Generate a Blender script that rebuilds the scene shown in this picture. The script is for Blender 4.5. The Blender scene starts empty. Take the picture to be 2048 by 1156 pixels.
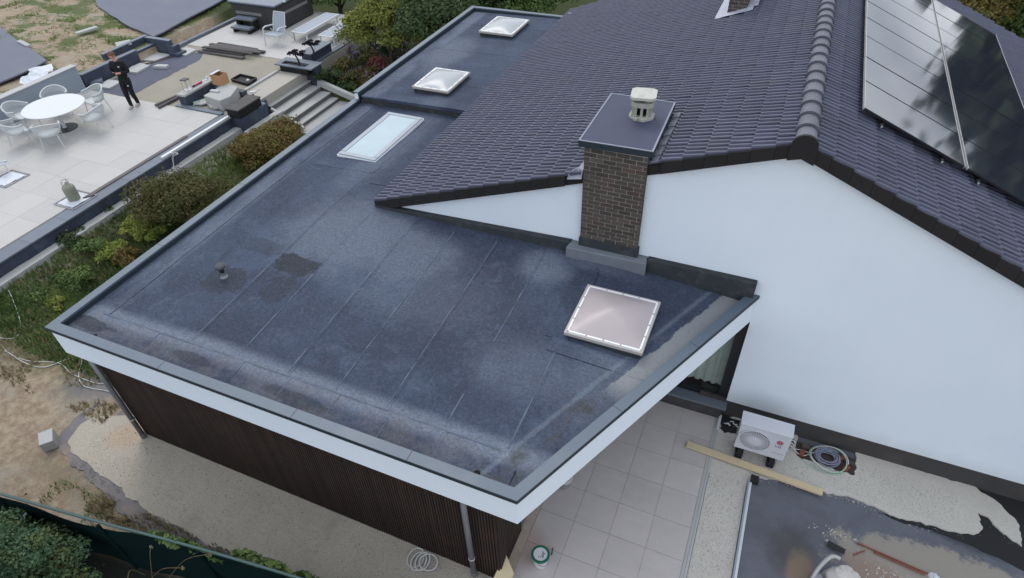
import bpy, bmesh, math, random
import numpy as np
from mathutils import Vector, Matrix, noise as mnoise
random.seed(7); rng = np.random.default_rng(7)
R_ = math.radians
scene = bpy.context.scene
C = scene.collection
# ------------------------------------------------------------ camera, light, exposure
H = 9.9                                     # drone height above the patio (metres)
F = 1268.7225                               # focal length in pixels of a 2048 px wide frame
RC = np.array([[0.92060785, 0.38926202, -0.03092374],
               [0.2360764, -0.61790222, -0.74997652],
               [-0.31104522, 0.6831339, -0.66074121]])
cam_d = bpy.data.cameras.new('camera'); cam = bpy.data.objects.new('camera', cam_d); C.objects.link(cam)
m3 = Matrix((tuple(RC[0]), tuple(-RC[1]), tuple(-RC[2]))).transposed()
cam.matrix_world = Matrix.Translation((0, 0, H)) @ m3.to_4x4()
cam_d.sensor_width = 36; cam_d.lens = F / 2048 * 36; cam_d.clip_start = .1; cam_d.clip_end = 2000
scene.camera = cam
SUN_EL, SUN_AZ = 50, 318                    # degrees; azimuth the light comes from, from +Y clockwise
w = bpy.data.worlds.new('World'); scene.world = w; w.use_nodes = True
nt = w.node_tree; nt.nodes.clear()
sky = nt.nodes.new('ShaderNodeTexSky'); sky.sky_type = 'NISHITA'; sky.sun_disc = False
sky.sun_elevation = R_(SUN_EL); sky.sun_rotation = R_(SUN_AZ); sky.air_density = 1.0; sky.dust_density = 2.0
tc = nt.nodes.new('ShaderNodeTexCoord')
mp = nt.nodes.new('ShaderNodeMapping'); mp.inputs['Scale'].default_value = (1, 1, 3.2)
nz = nt.nodes.new('ShaderNodeTexNoise'); nz.inputs['Scale'].default_value = 3.4; nz.inputs['Detail'].default_value = 7; nz.inputs['Roughness'].default_value = .55
rp = nt.nodes.new('ShaderNodeValToRGB')
rp.color_ramp.elements[0].position = .36; rp.color_ramp.elements[0].color = (4.9, 5.4, 6.3, 1)
rp.color_ramp.elements[1].position = .62; rp.color_ramp.elements[1].color = (9.9, 10.4, 11.3, 1)
mx = nt.nodes.new('ShaderNodeMix'); mx.data_type = 'RGBA'; mx.inputs[0].default_value = .86
bg = nt.nodes.new('ShaderNodeBackground'); bg.inputs['Strength'].default_value = .1
wo = nt.nodes.new('ShaderNodeOutputWorld')
L = nt.links.new
L(tc.outputs['Generated'], mp.inputs['Vector']); L(mp.outputs[0], nz.inputs['Vector']); L(nz.outputs['Fac'], rp.inputs[0])
L(sky.outputs[0], mx.inputs[6]); L(rp.outputs[0], mx.inputs[7]); L(mx.outputs[2], bg.inputs[0]); L(bg.outputs[0], wo.inputs[0])
sd = bpy.data.lights.new('sun', 'SUN'); sun = bpy.data.objects.new('sun', sd); C.objects.link(sun)
sd.energy = .7; sd.angle = R_(25); sd.color = (1, .95, .88)
az, el = R_(SUN_AZ), R_(SUN_EL)
sun.rotation_euler = Vector((math.sin(az) * math.cos(el), math.cos(az) * math.cos(el), math.sin(el))).to_track_quat('Z', 'Y').to_euler()
vs = scene.view_settings; vs.view_transform = 'Standard'; vs.look = 'None'; vs.exposure = .78; vs.gamma = 1; vs.use_curve_mapping = False

# ------------------------------------------------------------ pixel -> world (lays points of the photo out on real planes)
def ray(x, y): return RC.T @ np.array([(x - 1024) / F, (y - 578) / F, 1.])
def at(x, y, z=0.):
    r = ray(x, y); t = (z - H) / r[2]; return Vector((r[0] * t, r[1] * t, z))
def aty(x, y, Y):
    r = ray(x, y); t = Y / r[1]; return Vector((r[0] * t, Y, H + r[2] * t))

# ------------------------------------------------------------ node helper
class G:
    def __init__(s, name):
        s.m = bpy.data.materials.new(name); s.m.use_nodes = True; s.t = s.m.node_tree; s.t.nodes.clear()
        s.out = s.n('ShaderNodeOutputMaterial'); s.b = s.n('ShaderNodeBsdfPrincipled'); s.t.links.new(s.b.outputs[0], s.out.inputs[0])
        g = s.n('ShaderNodeNewGeometry'); s.pos = g.outputs['Position']
        sp = s.n('ShaderNodeSeparateXYZ'); s.t.links.new(s.pos, sp.inputs[0]); s.x, s.y, s.z = sp.outputs
    def n(s, k): return s.t.nodes.new(k)
    def put(s, sock, v):
        if isinstance(v, bpy.types.NodeSocket): s.t.links.new(v, sock)
        else: sock.default_value = v
    def M(s, op, a, b=0., c=0.):
        k = s.n('ShaderNodeMath'); k.operation = op
        for i, v in enumerate((a, b, c)): s.put(k.inputs[i], v)
        return k.outputs[0]
    def noise(s, scale, detail=3, rough=.5, vec=None, stretch=None):
        k = s.n('ShaderNodeTexNoise'); k.inputs['Scale'].default_value = scale; k.inputs['Detail'].default_value = detail; k.inputs['Roughness'].default_value = rough
        v = vec or s.pos
        if stretch:
            q = s.n('ShaderNodeMapping'); q.inputs['Scale'].default_value = stretch; s.t.links.new(v, q.inputs[0]); v = q.outputs[0]
        s.t.links.new(v, k.inputs['Vector']); return k.outputs['Fac']
    def ss(s, v, a, b, lo=0., hi=1.):
        k = s.n('ShaderNodeMapRange'); k.interpolation_type = 'SMOOTHSTEP'
        for i, q in enumerate((v, a, b, lo, hi)): s.put(k.inputs[i], q)
        return k.outputs[0]
    def mix(s, f, a, b):
        k = s.n('ShaderNodeMix'); k.data_type = 'RGBA'
        s.put(k.inputs[0], f)
        for i, v in ((6, a), (7, b)):
            if isinstance(v, tuple) and len(v) == 3: v = v + (1,)
            s.put(k.inputs[i], v)
        return k.outputs[2]
    def scale(s, col, f):
        k = s.n('ShaderNodeVectorMath'); k.operation = 'SCALE'
        if isinstance(col, tuple): k.inputs[0].default_value = col
        else: s.t.links.new(col, k.inputs[0])
        s.put(k.inputs['Scale'], f); return k.outputs[0]
    def ell(s, cx, cy, rx, ry, ang=0., soft=.3, wob=None, sq=False):
        ca, sa = math.cos(ang), math.sin(ang)
        dx = s.M('SUBTRACT', s.x, cx); dy = s.M('SUBTRACT', s.y, cy)
        u = s.M('DIVIDE', s.M('ADD', s.M('MULTIPLY', dx, ca), s.M('MULTIPLY', dy, sa)), rx)
        v = s.M('DIVIDE', s.M('SUBTRACT', s.M('MULTIPLY', dy, ca), s.M('MULTIPLY', dx, sa)), ry)
        d = s.M('POWER', s.M('ADD', s.M('POWER', s.M('ABSOLUTE', u), 5.), s.M('POWER', s.M('ABSOLUTE', v), 5.)), .2) if sq else s.M('SQRT', s.M('ADD', s.M('MULTIPLY', u, u), s.M('MULTIPLY', v, v)))
        if wob is not None: d = s.M('ADD', d, wob)
        return s.ss(d, 1. - soft, 1. + soft, 1., 0.)
    def band(s, c, centre, half, soft):
        d = s.M('ABSOLUTE', s.M('SUBTRACT', c, centre)); return s.ss(d, half, half + soft, 1., 0.)
    def rnd(s): return s.n('ShaderNodeObjectInfo').outputs['Random']
    def bump(s, h, strength=.3, dist=.01):
        k = s.n('ShaderNodeBump'); k.inputs['Strength'].default_value = strength; k.inputs['Distance'].default_value = dist
        s.put(k.inputs['Height'], h); s.t.links.new(k.outputs[0], s.b.inputs['Normal'])
    def fin(s, col, rough=.8, metal=0., spec=.5):
        if isinstance(col, tuple): col = col + (1,) if len(col) == 3 else col
        s.put(s.b.inputs['Base Color'], col); s.put(s.b.inputs['Roughness'], rough); s.put(s.b.inputs['Metallic'], metal)
        s.b.inputs['Specular IOR Level'].default_value = spec
        return s.m

def simple(name, col, rough=.7, var=.12, vs_=3., fine=.08, fs=60., rnd=0., bump=0., bs=120., metal=0., spec=.4, dirt=None, dscale=1.5, damt=.5):
    g = G(name)
    f = g.M('ADD', 1 - var, g.M('MULTIPLY', g.noise(vs_, 4, .6), 2 * var))
    f = g.M('MULTIPLY', f, g.M('ADD', 1 - fine, g.M('MULTIPLY', g.noise(fs, 2, .7), 2 * fine)))
    if rnd: f = g.M('MULTIPLY', f, g.M('ADD', 1 - rnd, g.M('MULTIPLY', g.rnd(), 2 * rnd)))
    c = g.scale(col, f)
    if dirt: c = g.mix(g.M('MULTIPLY', g.ss(g.noise(dscale, 6, .65), .48, .72), damt), c, dirt)
    if bump: g.bump(g.noise(bs, 3, .6), bump, .01)
    return g.fin(c, rough, metal, spec)

MT = {}
MT['plaster'] = simple('white_plaster', (.60, .67, .74), .9, .04, .5, .03, 90, bump=.3, bs=140, dirt=(.50, .56, .63), dscale=.45, damt=.35)
def m_plaster():
    g = G('white_plaster'); n = g.noise(.5, 5, .6); st = g.noise(2.5, 4, .7, stretch=(1.6, 1.6, .12)); n3 = g.noise(9, 5, .75)
    c = g.mix(g.ss(n, .3, .7), (.665, .735, .795), (.70, .765, .82)); c = g.mix(g.M('MULTIPLY', g.ss(st, .5, .75), .07), c, (.54, .60, .66))
    c = g.mix(g.M('MULTIPLY', g.ss(n3, .55, .8), .15), c, (.50, .56, .62))
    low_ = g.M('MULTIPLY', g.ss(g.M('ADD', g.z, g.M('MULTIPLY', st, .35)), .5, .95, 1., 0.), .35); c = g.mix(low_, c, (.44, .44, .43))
    g.bump(g.noise(110, 3, .7), .45, .01); return g.fin(c, .92, 0, .2)
MT['plaster'] = m_plaster()
MT['cap'] = simple('parapet_metal', (.072, .100, .132), .5, .10, 1.2, .05, 200, spec=.6, dirt=(.13, .15, .17), dscale=.8)
MT['black'] = simple('black_metal', (.012, .014, .018), .5, .1)
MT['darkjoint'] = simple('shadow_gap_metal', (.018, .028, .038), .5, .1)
MT['frame'] = simple('dark_window_frame', (.012, .014, .017), .4, .1)
MT['verge'] = simple('dark_verge_concrete', (.012, .011, .011), .8, .25, 6, rnd=.2)
MT['wood_dark'] = simple('dark_brown_wood', (.027, .0165, .0122), .8, .25, 2.5, .2, 30, rnd=.3, dirt=(.06, .025, .016), dscale=3, damt=.4)
MT['zinc'] = simple('zinc_pipe', (.19, .195, .21), .45, .2, 5, metal=.35)
MT['conc'] = simple('pale_concrete', (.36, .36, .345), .9, .12, 2, .1, 50, bump=.2, rnd=.06)
MT['concb'] = simple('blue_grey_concrete', (.23, .265, .31), .88, .1, 1.5, .08, 60, bump=.15)
MT['blue'] = simple('bluestone', (.038, .047, .074), .65, .3, 1.6, .15, 60, bump=.1, rnd=.1, dirt=(.10, .12, .16), dscale=2.5, damt=.5)
MT['bluecap'] = simple('bluestone_cap', (.115, .135, .165), .6, .16, 2, .1, 60, rnd=.08)
MT['white'] = simple('white_powder_coat', (.53, .545, .55), .4, .03)
MT['wovenw'] = simple('off_white_cord', (.50, .52, .52), .8, .05)
MT['textil'] = simple('grey_mesh_fabric', (.30, .335, .38), .8, .06, 8, .08, 300)
MT['tub'] = simple('hot_tub_panel', (.032, .03, .03), .6, .2, 2)
MT['tubtrim'] = simple('grey_plastic_trim', (.16, .16, .16), .5, .1)
MT['tubcover'] = simple('vinyl_cover', (.135, .16, .20), .5, .12, 3)
MT['oldwood'] = simple('weathered_planks', (.085, .078, .075), .9, .3, 2.5, .25, 40, rnd=.35)
MT['pine'] = simple('fresh_pine', (.50, .41, .26), .7, .10, 2, .06, 60, dirt=(.40, .28, .14), dscale=3, damt=.3)
MT['card'] = simple('cardboard', (.40, .22, .12), .9, .1, 6)
MT['magenta'] = simple('magenta_plastic', (.42, .02, .10), .4)
MT['skin'] = simple('skin', (.50, .26, .19), .6, .05)
MT['hair'] = simple('brown_hair', (.13, .055, .028), .7, .3, 60)
MT['cloth'] = simple('black_cotton', (.0055, .0065, .0085), .9, .3, 8)
MT['shoe'] = simple('pale_shoe', (.36, .33, .32), .7, .2, 20)
MT['flue'] = simple('flue_concrete', (.34, .335, .29), .95, .18, 6, .15, 60, bump=.3, dirt=(.12, .11, .085), dscale=9, damt=.8)
MT['fluetop'] = simple('flue_cover', (.43, .43, .385), .9, .08, 10, .08, 60, dirt=(.30, .28, .22), dscale=8, damt=.5)
MT['void'] = simple('void_black', (.004, .004, .004), .95)  # near-black for the flue core and the drain hole discs
MT['lead'] = simple('lead_flashing', (.25, .25, .30), .55, .2, 8, metal=.3)
MT['greenplastic'] = simple('green_plastic', (.008, .10, .065), .4)
MT['greyplastic'] = simple('grey_plastic', (.22, .21, .235), .4, .1)
MT['palehose'] = simple('pale_hose', (.50, .50, .49), .5, .1)
MT['greenhose'] = simple('pale_green_hose', (.30, .43, .33), .5, .1)
MT['clearfilm'] = simple('crumpled_plastic_wrap', (.20, .235, .32), .2, .4, 25, .3, 60, bump=.6, bs=30)
MT['bag'] = simple('dusty_white_bag', (.48, .46, .44), .8, .1, 6, .06, 60, bump=.5, bs=14, dirt=(.34, .25, .18), dscale=5, damt=.6)
MT['sheet'] = simple('white_plastic_sheet', (.50, .53, .57), .5, .12, 5, bump=.6, bs=8)
MT['rust'] = simple('rusty_steel', (.19, .062, .042), .85, .35, 14)
MT['ac'] = simple('ac_casing', (.52, .53, .57), .4, .03)
MT['acdark'] = simple('ac_grille_grey', (.11, .11, .125), .5)
MT['red'] = simple('logo_red', (.34, .004, .04), .4, 0, 1, 0)
MT['ink'] = simple('grey_print', (.10, .10, .10), .6)
MT['rubber'] = simple('rubber_shade_black', (.012, .012, .013), .8)
MT['bottle'] = simple('gas_bottle_paint', (.215, .22, .165), .5, .12, 10)
MT['mortar'] = simple('pale_mortar', (.36, .335, .295), .95, .2, 20)
MT['mortarw'] = simple('beige_mortar', (.37, .31, .25), .95, .2, 9, .2, 60, bump=.5, bs=60)
MT['bark'] = simple('bark', (.055, .042, .03), .9, .3, 20)
MT['greennet'] = simple('green_netting', (.0035, .012, .012), .95, .3, 3, .3, 200, spec=.05)
MT['rail'] = simple('green_fence_rail', (.045, .085, .08), .5, .1)
MT['curtain'] = simple('curtain', (.42, .50, .44), .9, .25, 5)
MT['solrail'] = simple('aluminium_rail', (.38, .37, .36), .4, .1, metal=.3)
MT['solframe'] = simple('panel_frame_black', (.015, .015, .018), .4)
MT['tray'] = simple('black_tray', (.006, .006, .006), .7)
MT['bluesticker'] = simple('blue_print', (.10, .25, .55), .5)
MT['slabw'] = simple('pale_slab', (.36, .365, .36), .8, .08, 3, .05, 60, rnd=.08)
MT['mark'] = simple('dark_stick', (.02, .02, .02), .8)
MT['void_black'] = MT['void']

def m_bitumen():
    g = G('bitumen_felt')
    n1 = g.noise(.55, 5, .6); n2 = g.noise(2.4, 6, .7); n3 = g.noise(26, 4, .95); n4 = g.noise(1.2, 6, .7, stretch=(1, .35, 1)); nf = g.noise(30, 3, .8)
    c = g.mix(g.ss(n1, .35, .68), (.030, .039, .064), (.048, .066, .101))
    c = g.mix(g.M('MULTIPLY', g.ss(n2, .52, .75), .4), c, (.048, .048, .082))
    c = g.scale(c, g.M('ADD', .88, g.M('MULTIPLY', g.rnd(), .24)))
    wob = g.M('ADD', g.M('MULTIPLY', g.M('SUBTRACT', n2, .5), 1.3), g.M('MULTIPLY', g.M('SUBTRACT', nf, .5), .35)); n6 = g.noise(1.5, 8, .72)
    c = g.mix(g.M('MULTIPLY', g.ss(n6, .50, .70), .5), c, (.070, .094, .140)); c = g.mix(g.M('MULTIPLY', g.ss(n6, .46, .30), .45), c, (.030, .034, .050))
    rim = g.M('MULTIPLY', g.band(g.noise(.8, 4, .55), .50, .004, .010), g.ss(n2, .42, .6)); c = g.mix(g.M('MULTIPLY', rim, .13), c, (.14, .16, .19))
    # pale bloom that collected beside the laps, along the front and in the old puddles
    dep = g.M('MULTIPLY', g.band(g.M('ADD', g.y, g.M('MULTIPLY', n1, .25)), 4.36, .05, .22), .75)
    for cx, cy, rx, ry, am in ((-6.6, 7.4, 1.2, 1.0, .5), (-5.3, 7.2, .9, .7, .42), (-2.9, 7.75, .42, .4, .7), (-4.6, 6.4, 1.3, .6, .2), (-2.4, 5.6, .8, .5, .25),
                               (-7.6, 10.8, .4, 2.2, .3), (-8.8, 15.6, .6, 1.2, .45), (-2.2, 8.05, .8, .18, .35), (-1.3, 5.8, .5, .9, .3)):
        e = g.M('MULTIPLY', g.ell(cx, cy, rx, ry, 0, .55, wob), am); dep = g.M('MAXIMUM', dep, e)
    edge = g.M('MULTIPLY', g.band(g.x, -9.4, .16, .2), .5)                       # pale strip inside the left parapet
    dep = g.M('MAXIMUM', dep, g.M('MULTIPLY', edge, g.ss(n4, .3, .6)))
    edg2 = g.M('MULTIPLY', g.band(g.y, 3.98, .2, .15), g.ss(n2, .38, .6))
    c = g.mix(g.M('MULTIPLY', dep, g.ss(nf, .15, .75, .55, 1.)), c, (.185, .215, .265))
    c = g.mix(g.M('MULTIPLY', edg2, .4), c, (.13, .125, .12))
    d2 = g.M('SUBTRACT', g.M('MULTIPLY', g.M('SUBTRACT', g.x, -1.69), .9065), g.M('MULTIPLY', g.M('SUBTRACT', g.y, 3.62), .4222))  # distance from the diagonal parapet, negative inside
    dd = g.M('MULTIPLY', d2, -1.)
    alo = g.M('ADD', g.M('MULTIPLY', g.M('SUBTRACT', g.x, -1.69), .4222), g.M('MULTIPLY', g.M('SUBTRACT', g.y, 3.62), .9065))
    silver = g.M('MULTIPLY', g.band(g.M('ADD', dd, g.M('MULTIPLY', n2, .22)), .37, .17, .03), g.ss(alo, 1.9, 2.4))
    silver = g.M('MULTIPLY', silver, g.ss(alo, 4.9, 5.05, 1., 0.))
    grime = g.M('MULTIPLY', g.band(dd, .42, .06, .2), g.ss(n2, .42, .62)); grime = g.M('MULTIPLY', grime, g.ss(alo, 2.1, 2.5, 1., 0.))
    c = g.mix(g.M('MULTIPLY', g.band(dd, .62, .01, .05), .35), c, (.2, .25, .29))
    c = g.mix(g.M('MULTIPLY', grime, .8), c, (.05, .05, .045))
    c = g.mix(g.M('MULTIPLY', silver, .9), c, (.235, .245, .25))
    wst = g.M('MULTIPLY', g.M('SUBTRACT', g.noise(4.5, 5, .65), .5), 1.5)
    # moss dark rims, wet patches round the vent
    for cx, cy, rx, ry, am in ((-7.98, 5.62, .42, .33, .75), (-6.98, 6.32, .39, .24, .95), (-6.92, 5.72, .24, .3, .62), (-7.35, 5.95, .3, .2, .4), (-9.35, 4.0, .5, .12, .7), (-7.95, 6.6, .5, .2, .35), (-7.2, 4.02, .35, .1, .6), (-5.2, 3.95, .6, .1, .5)):
        c = g.mix(g.M('MULTIPLY', g.ell(cx, cy, rx, ry, -.04, .08, wst, rx in (.39, .24)), am), c, (.026, .029, .034))
    n5 = g.noise(14, 3, .8)
    c = g.mix(g.M('MULTIPLY', g.ss(n5, .42, .7), .28), c, (.105, .10, .15)); c = g.mix(g.M('MULTIPLY', g.ss(n5, .55, .3), .25), c, (.045, .075, .10))
    gn = g.ss(n3, .26, .74, .62, 1.34); gn = g.M('ADD', g.M('MULTIPLY', g.M('SUBTRACT', gn, 1.), g.M('SUBTRACT', 1., g.M('MULTIPLY', silver, .8))), 1.)
    c = g.scale(c, gn)
    g.bump(g.noise(160, 2, .7), .5, .005)
    return g.fin(c, g.ss(n1, .3, .7, .78, .92), 0, .2)
MT['bitumen'] = m_bitumen()
MT['bitdark'] = simple('bitumen_upstand', (.028, .032, .038), .85, .35, 3, .2, 60, bump=.3, dirt=(.075, .075, .07), dscale=4, damt=.6)
MT['bitblock'] = simple('bitumen_wrapped_kerb', (.15, .165, .19), .8, .2, 5, .1, 60, bump=.2)
MT['bitcap'] = simple('bitumen_chimney_cap', (.042, .048, .084), .7, .2, 2, .2, 70, bump=.3)
MT['capedge'] = simple('cap_edge_strip', (.20, .215, .26), .6, .2, 9)
MT['seam'] = simple('lap_bloom', (.082, .105, .142), .85, .35, 6, .3, 60)

def m_tile(name, col):
    g = G(name)
    f = g.M('ADD', .8, g.M('MULTIPLY', g.rnd(), .3)); n = g.noise(2, 5, .6); n2 = g.noise(45, 3, .8)
    f = g.M('MULTIPLY', f, g.M('ADD', .75, g.M('MULTIPLY', n, .5))); f = g.M('MULTIPLY', f, g.M('ADD', .8, g.M('MULTIPLY', n2, .4)))
    c = g.scale(col, f); c = g.mix(g.M('MULTIPLY', g.ss(g.noise(5, 6, .75), .52, .75), .4), c, (.125, .125, .135)); c = g.mix(g.M('MULTIPLY', g.ss(g.noise(1.1, 5, .7), .55, .72), .3), c, (.075, .08, .065))
    g.bump(n2, .25, .004); return g.fin(c, .58, 0, .45)
MT['tile'] = m_tile('roof_tile_glaze', (.060, .064, .102))
MT['ridge'] = m_tile('ridge_tile_glaze', (.098, .10, .125))

def m_brick():
    g = G('brown_brick'); n = g.noise(35, 3, .7); r = g.rnd()
    c = g.mix(r, (.054, .047, .041), (.092, .080, .070)); c = g.mix(g.M('MULTIPLY', g.ss(g.M('FRACT', g.M('MULTIPLY', r, 7.3)), .8, .95), .5), c, (.095, .052, .046))
    c = g.scale(c, g.M('ADD', .7, g.M('MULTIPLY', n, .6))); g.bump(n, .4, .004); return g.fin(c, .9, 0, .2)
MT['brick'] = m_brick()

def m_paver(name, col, vein=.12):
    g = G(name); n = g.noise(2.2, 6, .65, stretch=(1, 2.2, 1)); r = g.rnd()
    f = g.M('MULTIPLY', g.M('ADD', .96, g.M('MULTIPLY', r, .08)), g.M('ADD', 1 - vein, g.M('MULTIPLY', n, 2 * vein)))
    c = g.scale(col, f); c = g.scale(c, g.M('ADD', .97, g.M('MULTIPLY', g.noise(120, 2, .6), .06)))
    if name == 'patio_tile':
        c = g.mix(g.M('MULTIPLY', g.ell(-1.95, 4.55, .26, .35, 0, .6, g.M('MULTIPLY', g.noise(5, 3), .4)), .5), c, (.34, .20, .16))
        c = g.mix(g.M('MULTIPLY', g.ss(g.noise(1.1, 5, .7), .5, .75), .25), c, (.30, .285, .27))
    else:
        c = g.mix(g.M('MULTIPLY', g.ss(g.noise(.8, 5, .7), .45, .75), .35), c, (.40, .40, .39))
    return g.fin(c, .7, 0, .35)
MT['patio'] = m_paver('patio_tile', (.42, .388, .372))
MT['terrace'] = m_paver('terrace_tile', (.40, .388, .368), .06)

def m_gravel(name, col, dark, big=55., thr=.46):
    g = G(name); v = g.n('ShaderNodeTexVoronoi'); v.inputs['Scale'].default_value = big; g.t.links.new(g.pos, v.inputs['Vector'])
    n = g.noise(big * .8, 3, .8); n2 = g.noise(.9, 4, .6)
    c = g.mix(g.ss(n, .30, thr), dark, col); c = g.scale(c, g.M('ADD', .82, g.M('MULTIPLY', n2, .36)))
    c = g.mix(g.M('MULTIPLY', g.ss(v.outputs['Distance'], .35, .75), .3), c, dark)
    if name == 'front_gravel_grain':
        c = g.mix(g.M('MULTIPLY', g.ell(-10.1, 3.75, .35, .28, .3, .5), .7), c, (.44, .33, .23))
        c = g.mix(g.M('MULTIPLY', g.ss(g.noise(1.6, 5, .7), .5, .75), .25), c, (.20, .185, .165))
    g.bump(n, 1., .02); return g.fin(c, .95, 0, .2)
MT['gravelF'] = m_gravel('front_gravel_grain', (.44, .405, .34), (.27, .235, .185))
MT['gravelR'] = m_gravel('side_gravel_grain', (.57, .54, .485), (.36, .34, .30), 60)
MT['sand'] = m_gravel('levelled_sand', (.33, .305, .25), (.26, .24, .195), 70, .6)
MT['belt'] = m_gravel('dark_split_grain', (.125, .135, .17), (.075, .08, .11), 50, .6)
MT['pebble'] = simple('pebble', (.42, .40, .37), .9, .2, 30, rnd=.2)
MT['pebbleF'] = simple('pebble_dull', (.28, .265, .235), .9, .2, 30)
MT['cloth_ground'] = simple('ground_cloth', (.125, .135, .17), .85, .12, 1.3, .12, 120, bump=.2, bs=80, dirt=(.17, .165, .18), dscale=1, damt=.5)

def m_memb():
    g = G('side_membrane'); n = g.noise(1.5, 6, .7); n2 = g.noise(4, 6, .75); wob = g.M('MULTIPLY', g.M('SUBTRACT', n2, .5), 1.4)
    c = g.mix(g.ss(n, .3, .7), (.088, .09, .108), (.115, .12, .145))
    c = g.mix(g.M('MULTIPLY', g.ell(4.3, 6.35, 1.75, .62, -.03, .12, wob), .9), c, (.26, .235, .195))
    c = g.mix(g.M('MULTIPLY', g.ell(1.95, 6.05, .35, .4, 0, .5, wob), .7), c, (.055, .05, .045))
    c = g.mix(g.M('MULTIPLY', g.ell(2.1, 5.75, .2, .35, 0, .4, wob), .7), c, (.21, .15, .10))
    c = g.mix(g.M('MULTIPLY', g.ell(3.2, 6.0, .55, .35, -.3, .3, wob), .8), c, (.22, .155, .125))
    c = g.mix(g.M('MULTIPLY', g.ell(4.6, 7.3, 1.2, .17, -.1, .3, wob), .7), c, (.035, .04, .05))  # shadow strip along the gravel's lower edge, painted into the membrane colour
    c = g.scale(c, g.M('ADD', .88, g.M('MULTIPLY', g.noise(70, 2, .8), .24)))
    return g.fin(c, .8, 0, .35)
MT['memb'] = m_memb()

def m_soil():
    g = G('soil'); n = g.noise(.9, 7, .65); n2 = g.noise(6, 6, .7); n3 = g.noise(28, 4, .8); n4 = g.noise(.45, 6, .7, stretch=(1, 1.7, 1))
    c = g.mix(g.ss(n2, .35, .68), (.235, .18, .13), (.36, .295, .215))
    c = g.mix(g.M('MULTIPLY', g.ss(n, .50, .62), .75), c, (.30, .27, .215))
    c = g.mix(g.M('MULTIPLY', g.ss(g.noise(2.2, 5, .7), .56, .68), .5), c, (.29, .18, .125))
    gr = g.ss(g.M('ADD', n4, g.M('MULTIPLY', n2, .22)), .60, .68)
    farL = g.ss(g.x, -22.8, -22.2, 1., 0.)                               # rough ground past the terrace
    bed = g.M('MULTIPLY', g.ss(g.x, -15.9, -15.5), g.M('MULTIPLY', g.ss(g.x, -12.2, -10.9, 1., 0.), g.ss(g.M('ADD', g.y, g.M('MULTIPLY', n, 1.5)), 4.6, 5.7)))
    back = g.ss(g.y, 19.5, 21)
    c = g.mix(g.M('MULTIPLY', gr, g.M('MULTIPLY', farL, .9)), c, (.075, .105, .035))
    bedc = g.mix(g.ss(n2, .35, .65), (.045, .065, .02), (.085, .12, .03)); bedc = g.mix(g.ss(g.noise(1.3, 5, .7), .5, .64), bedc, (.10, .085, .055))
    c = g.mix(g.M('MULTIPLY', bed, .95), c, bedc)
    c = g.mix(g.M('MULTIPLY', g.M('MULTIPLY', g.band(g.x, -15.25, .2, .25), g.ss(g.y, 5.4, 6)), .7), c, (.25, .23, .20))
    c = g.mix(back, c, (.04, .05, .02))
    fr = g.ss(g.M('SUBTRACT', g.y, g.M('MULTIPLY', g.M('ADD', g.x, 9.69), .125)), 1.6, 1.98, 1., 0.)   # dark green ground beyond the fence, its shadow painted in near-black
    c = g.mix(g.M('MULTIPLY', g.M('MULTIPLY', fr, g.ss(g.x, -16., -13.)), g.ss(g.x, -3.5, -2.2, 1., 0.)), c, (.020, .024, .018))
    gr2 = g.M('MULTIPLY', g.ell(-8.9, 2.62, 2.4, .3, -.02, .5, g.M('SUBTRACT', n2, .5)), g.M('MULTIPLY', g.ss(n2, .35, .6), .6))
    c = g.mix(gr2, c, (.10, .095, .05))
    grey = g.M('MULTIPLY', g.ell(-11.6, 4.7, 1.0, .55, .5, .4, g.M('SUBTRACT', n2, .5)), .75)
    c = g.mix(grey, c, (.165, .16, .165))
    c = g.scale(c, g.M('ADD', .72, g.M('MULTIPLY', n3, .56)))
    g.bump(g.M('ADD', n2, g.M('MULTIPLY', n3, .5)), .8, .05)
    return g.fin(c, .97, 0, .15)
MT['soil'] = m_soil()

def m_leaf(name, a, b, c3=None, trans=.25):
    g = G(name); at_ = g.n('ShaderNodeAttribute'); at_.attribute_name = 'tone'
    c = g.mix(g.ss(at_.outputs['Fac'], .0, 1.), a, b)
    if c3: c = g.mix(g.ss(g.noise(2.2, 4, .6), .5, .64), c, c3)
    c = g.scale(c, g.M('ADD', .75, g.M('MULTIPLY', g.noise(1.8, 3, .6), .5)))
    g.fin(c, .65, 0, .25)
    tr = g.n('ShaderNodeBsdfTranslucent'); g.put(tr.inputs[0], c); mxx = g.n('ShaderNodeMixShader'); mxx.inputs[0].default_value = trans
    g.t.links.new(g.b.outputs[0], mxx.inputs[1]); g.t.links.new(tr.outputs[0], mxx.inputs[2]); g.t.links.new(mxx.outputs[0], g.out.inputs[0]); return g.m
MT['lf_yel'] = m_leaf('yellow_green_leaf', (.085, .115, .025), (.25, .26, .06))
MT['lf_dark'] = m_leaf('dark_green_leaf', (.024, .050, .018), (.075, .11, .04))
MT['lf_mid'] = m_leaf('mid_green_leaf', (.06, .11, .035), (.16, .225, .07))
MT['lf_rust'] = m_leaf('rusty_leaf', (.085, .07, .022), (.20, .135, .042), (.14, .14, .035))
MT['lf_brown'] = m_leaf('brown_green_leaf', (.05, .054, .02), (.13, .115, .042), (.075, .09, .026))
MT['lf_front'] = m_leaf('blue_green_leaf', (.022, .058, .030), (.085, .15, .075), (.11, .14, .05))
MT['lf_autumn'] = m_leaf('autumn_leaf', (.07, .085, .02), (.22, .15, .05), (.09, .11, .02))
MT['lf_lime'] = m_leaf('lime_leaf', (.14, .20, .035), (.30, .32, .08))
MT['lf_purple'] = m_leaf('dusty_purple_petal', (.12, .11, .14), (.32, .27, .38))
MT['lf_plum'] = m_leaf('dark_plum_leaf', (.008, .006, .012), (.03, .018, .04))
MT['lf_red'] = m_leaf('red_petal', (.12, .05, .045), (.33, .10, .10))
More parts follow.
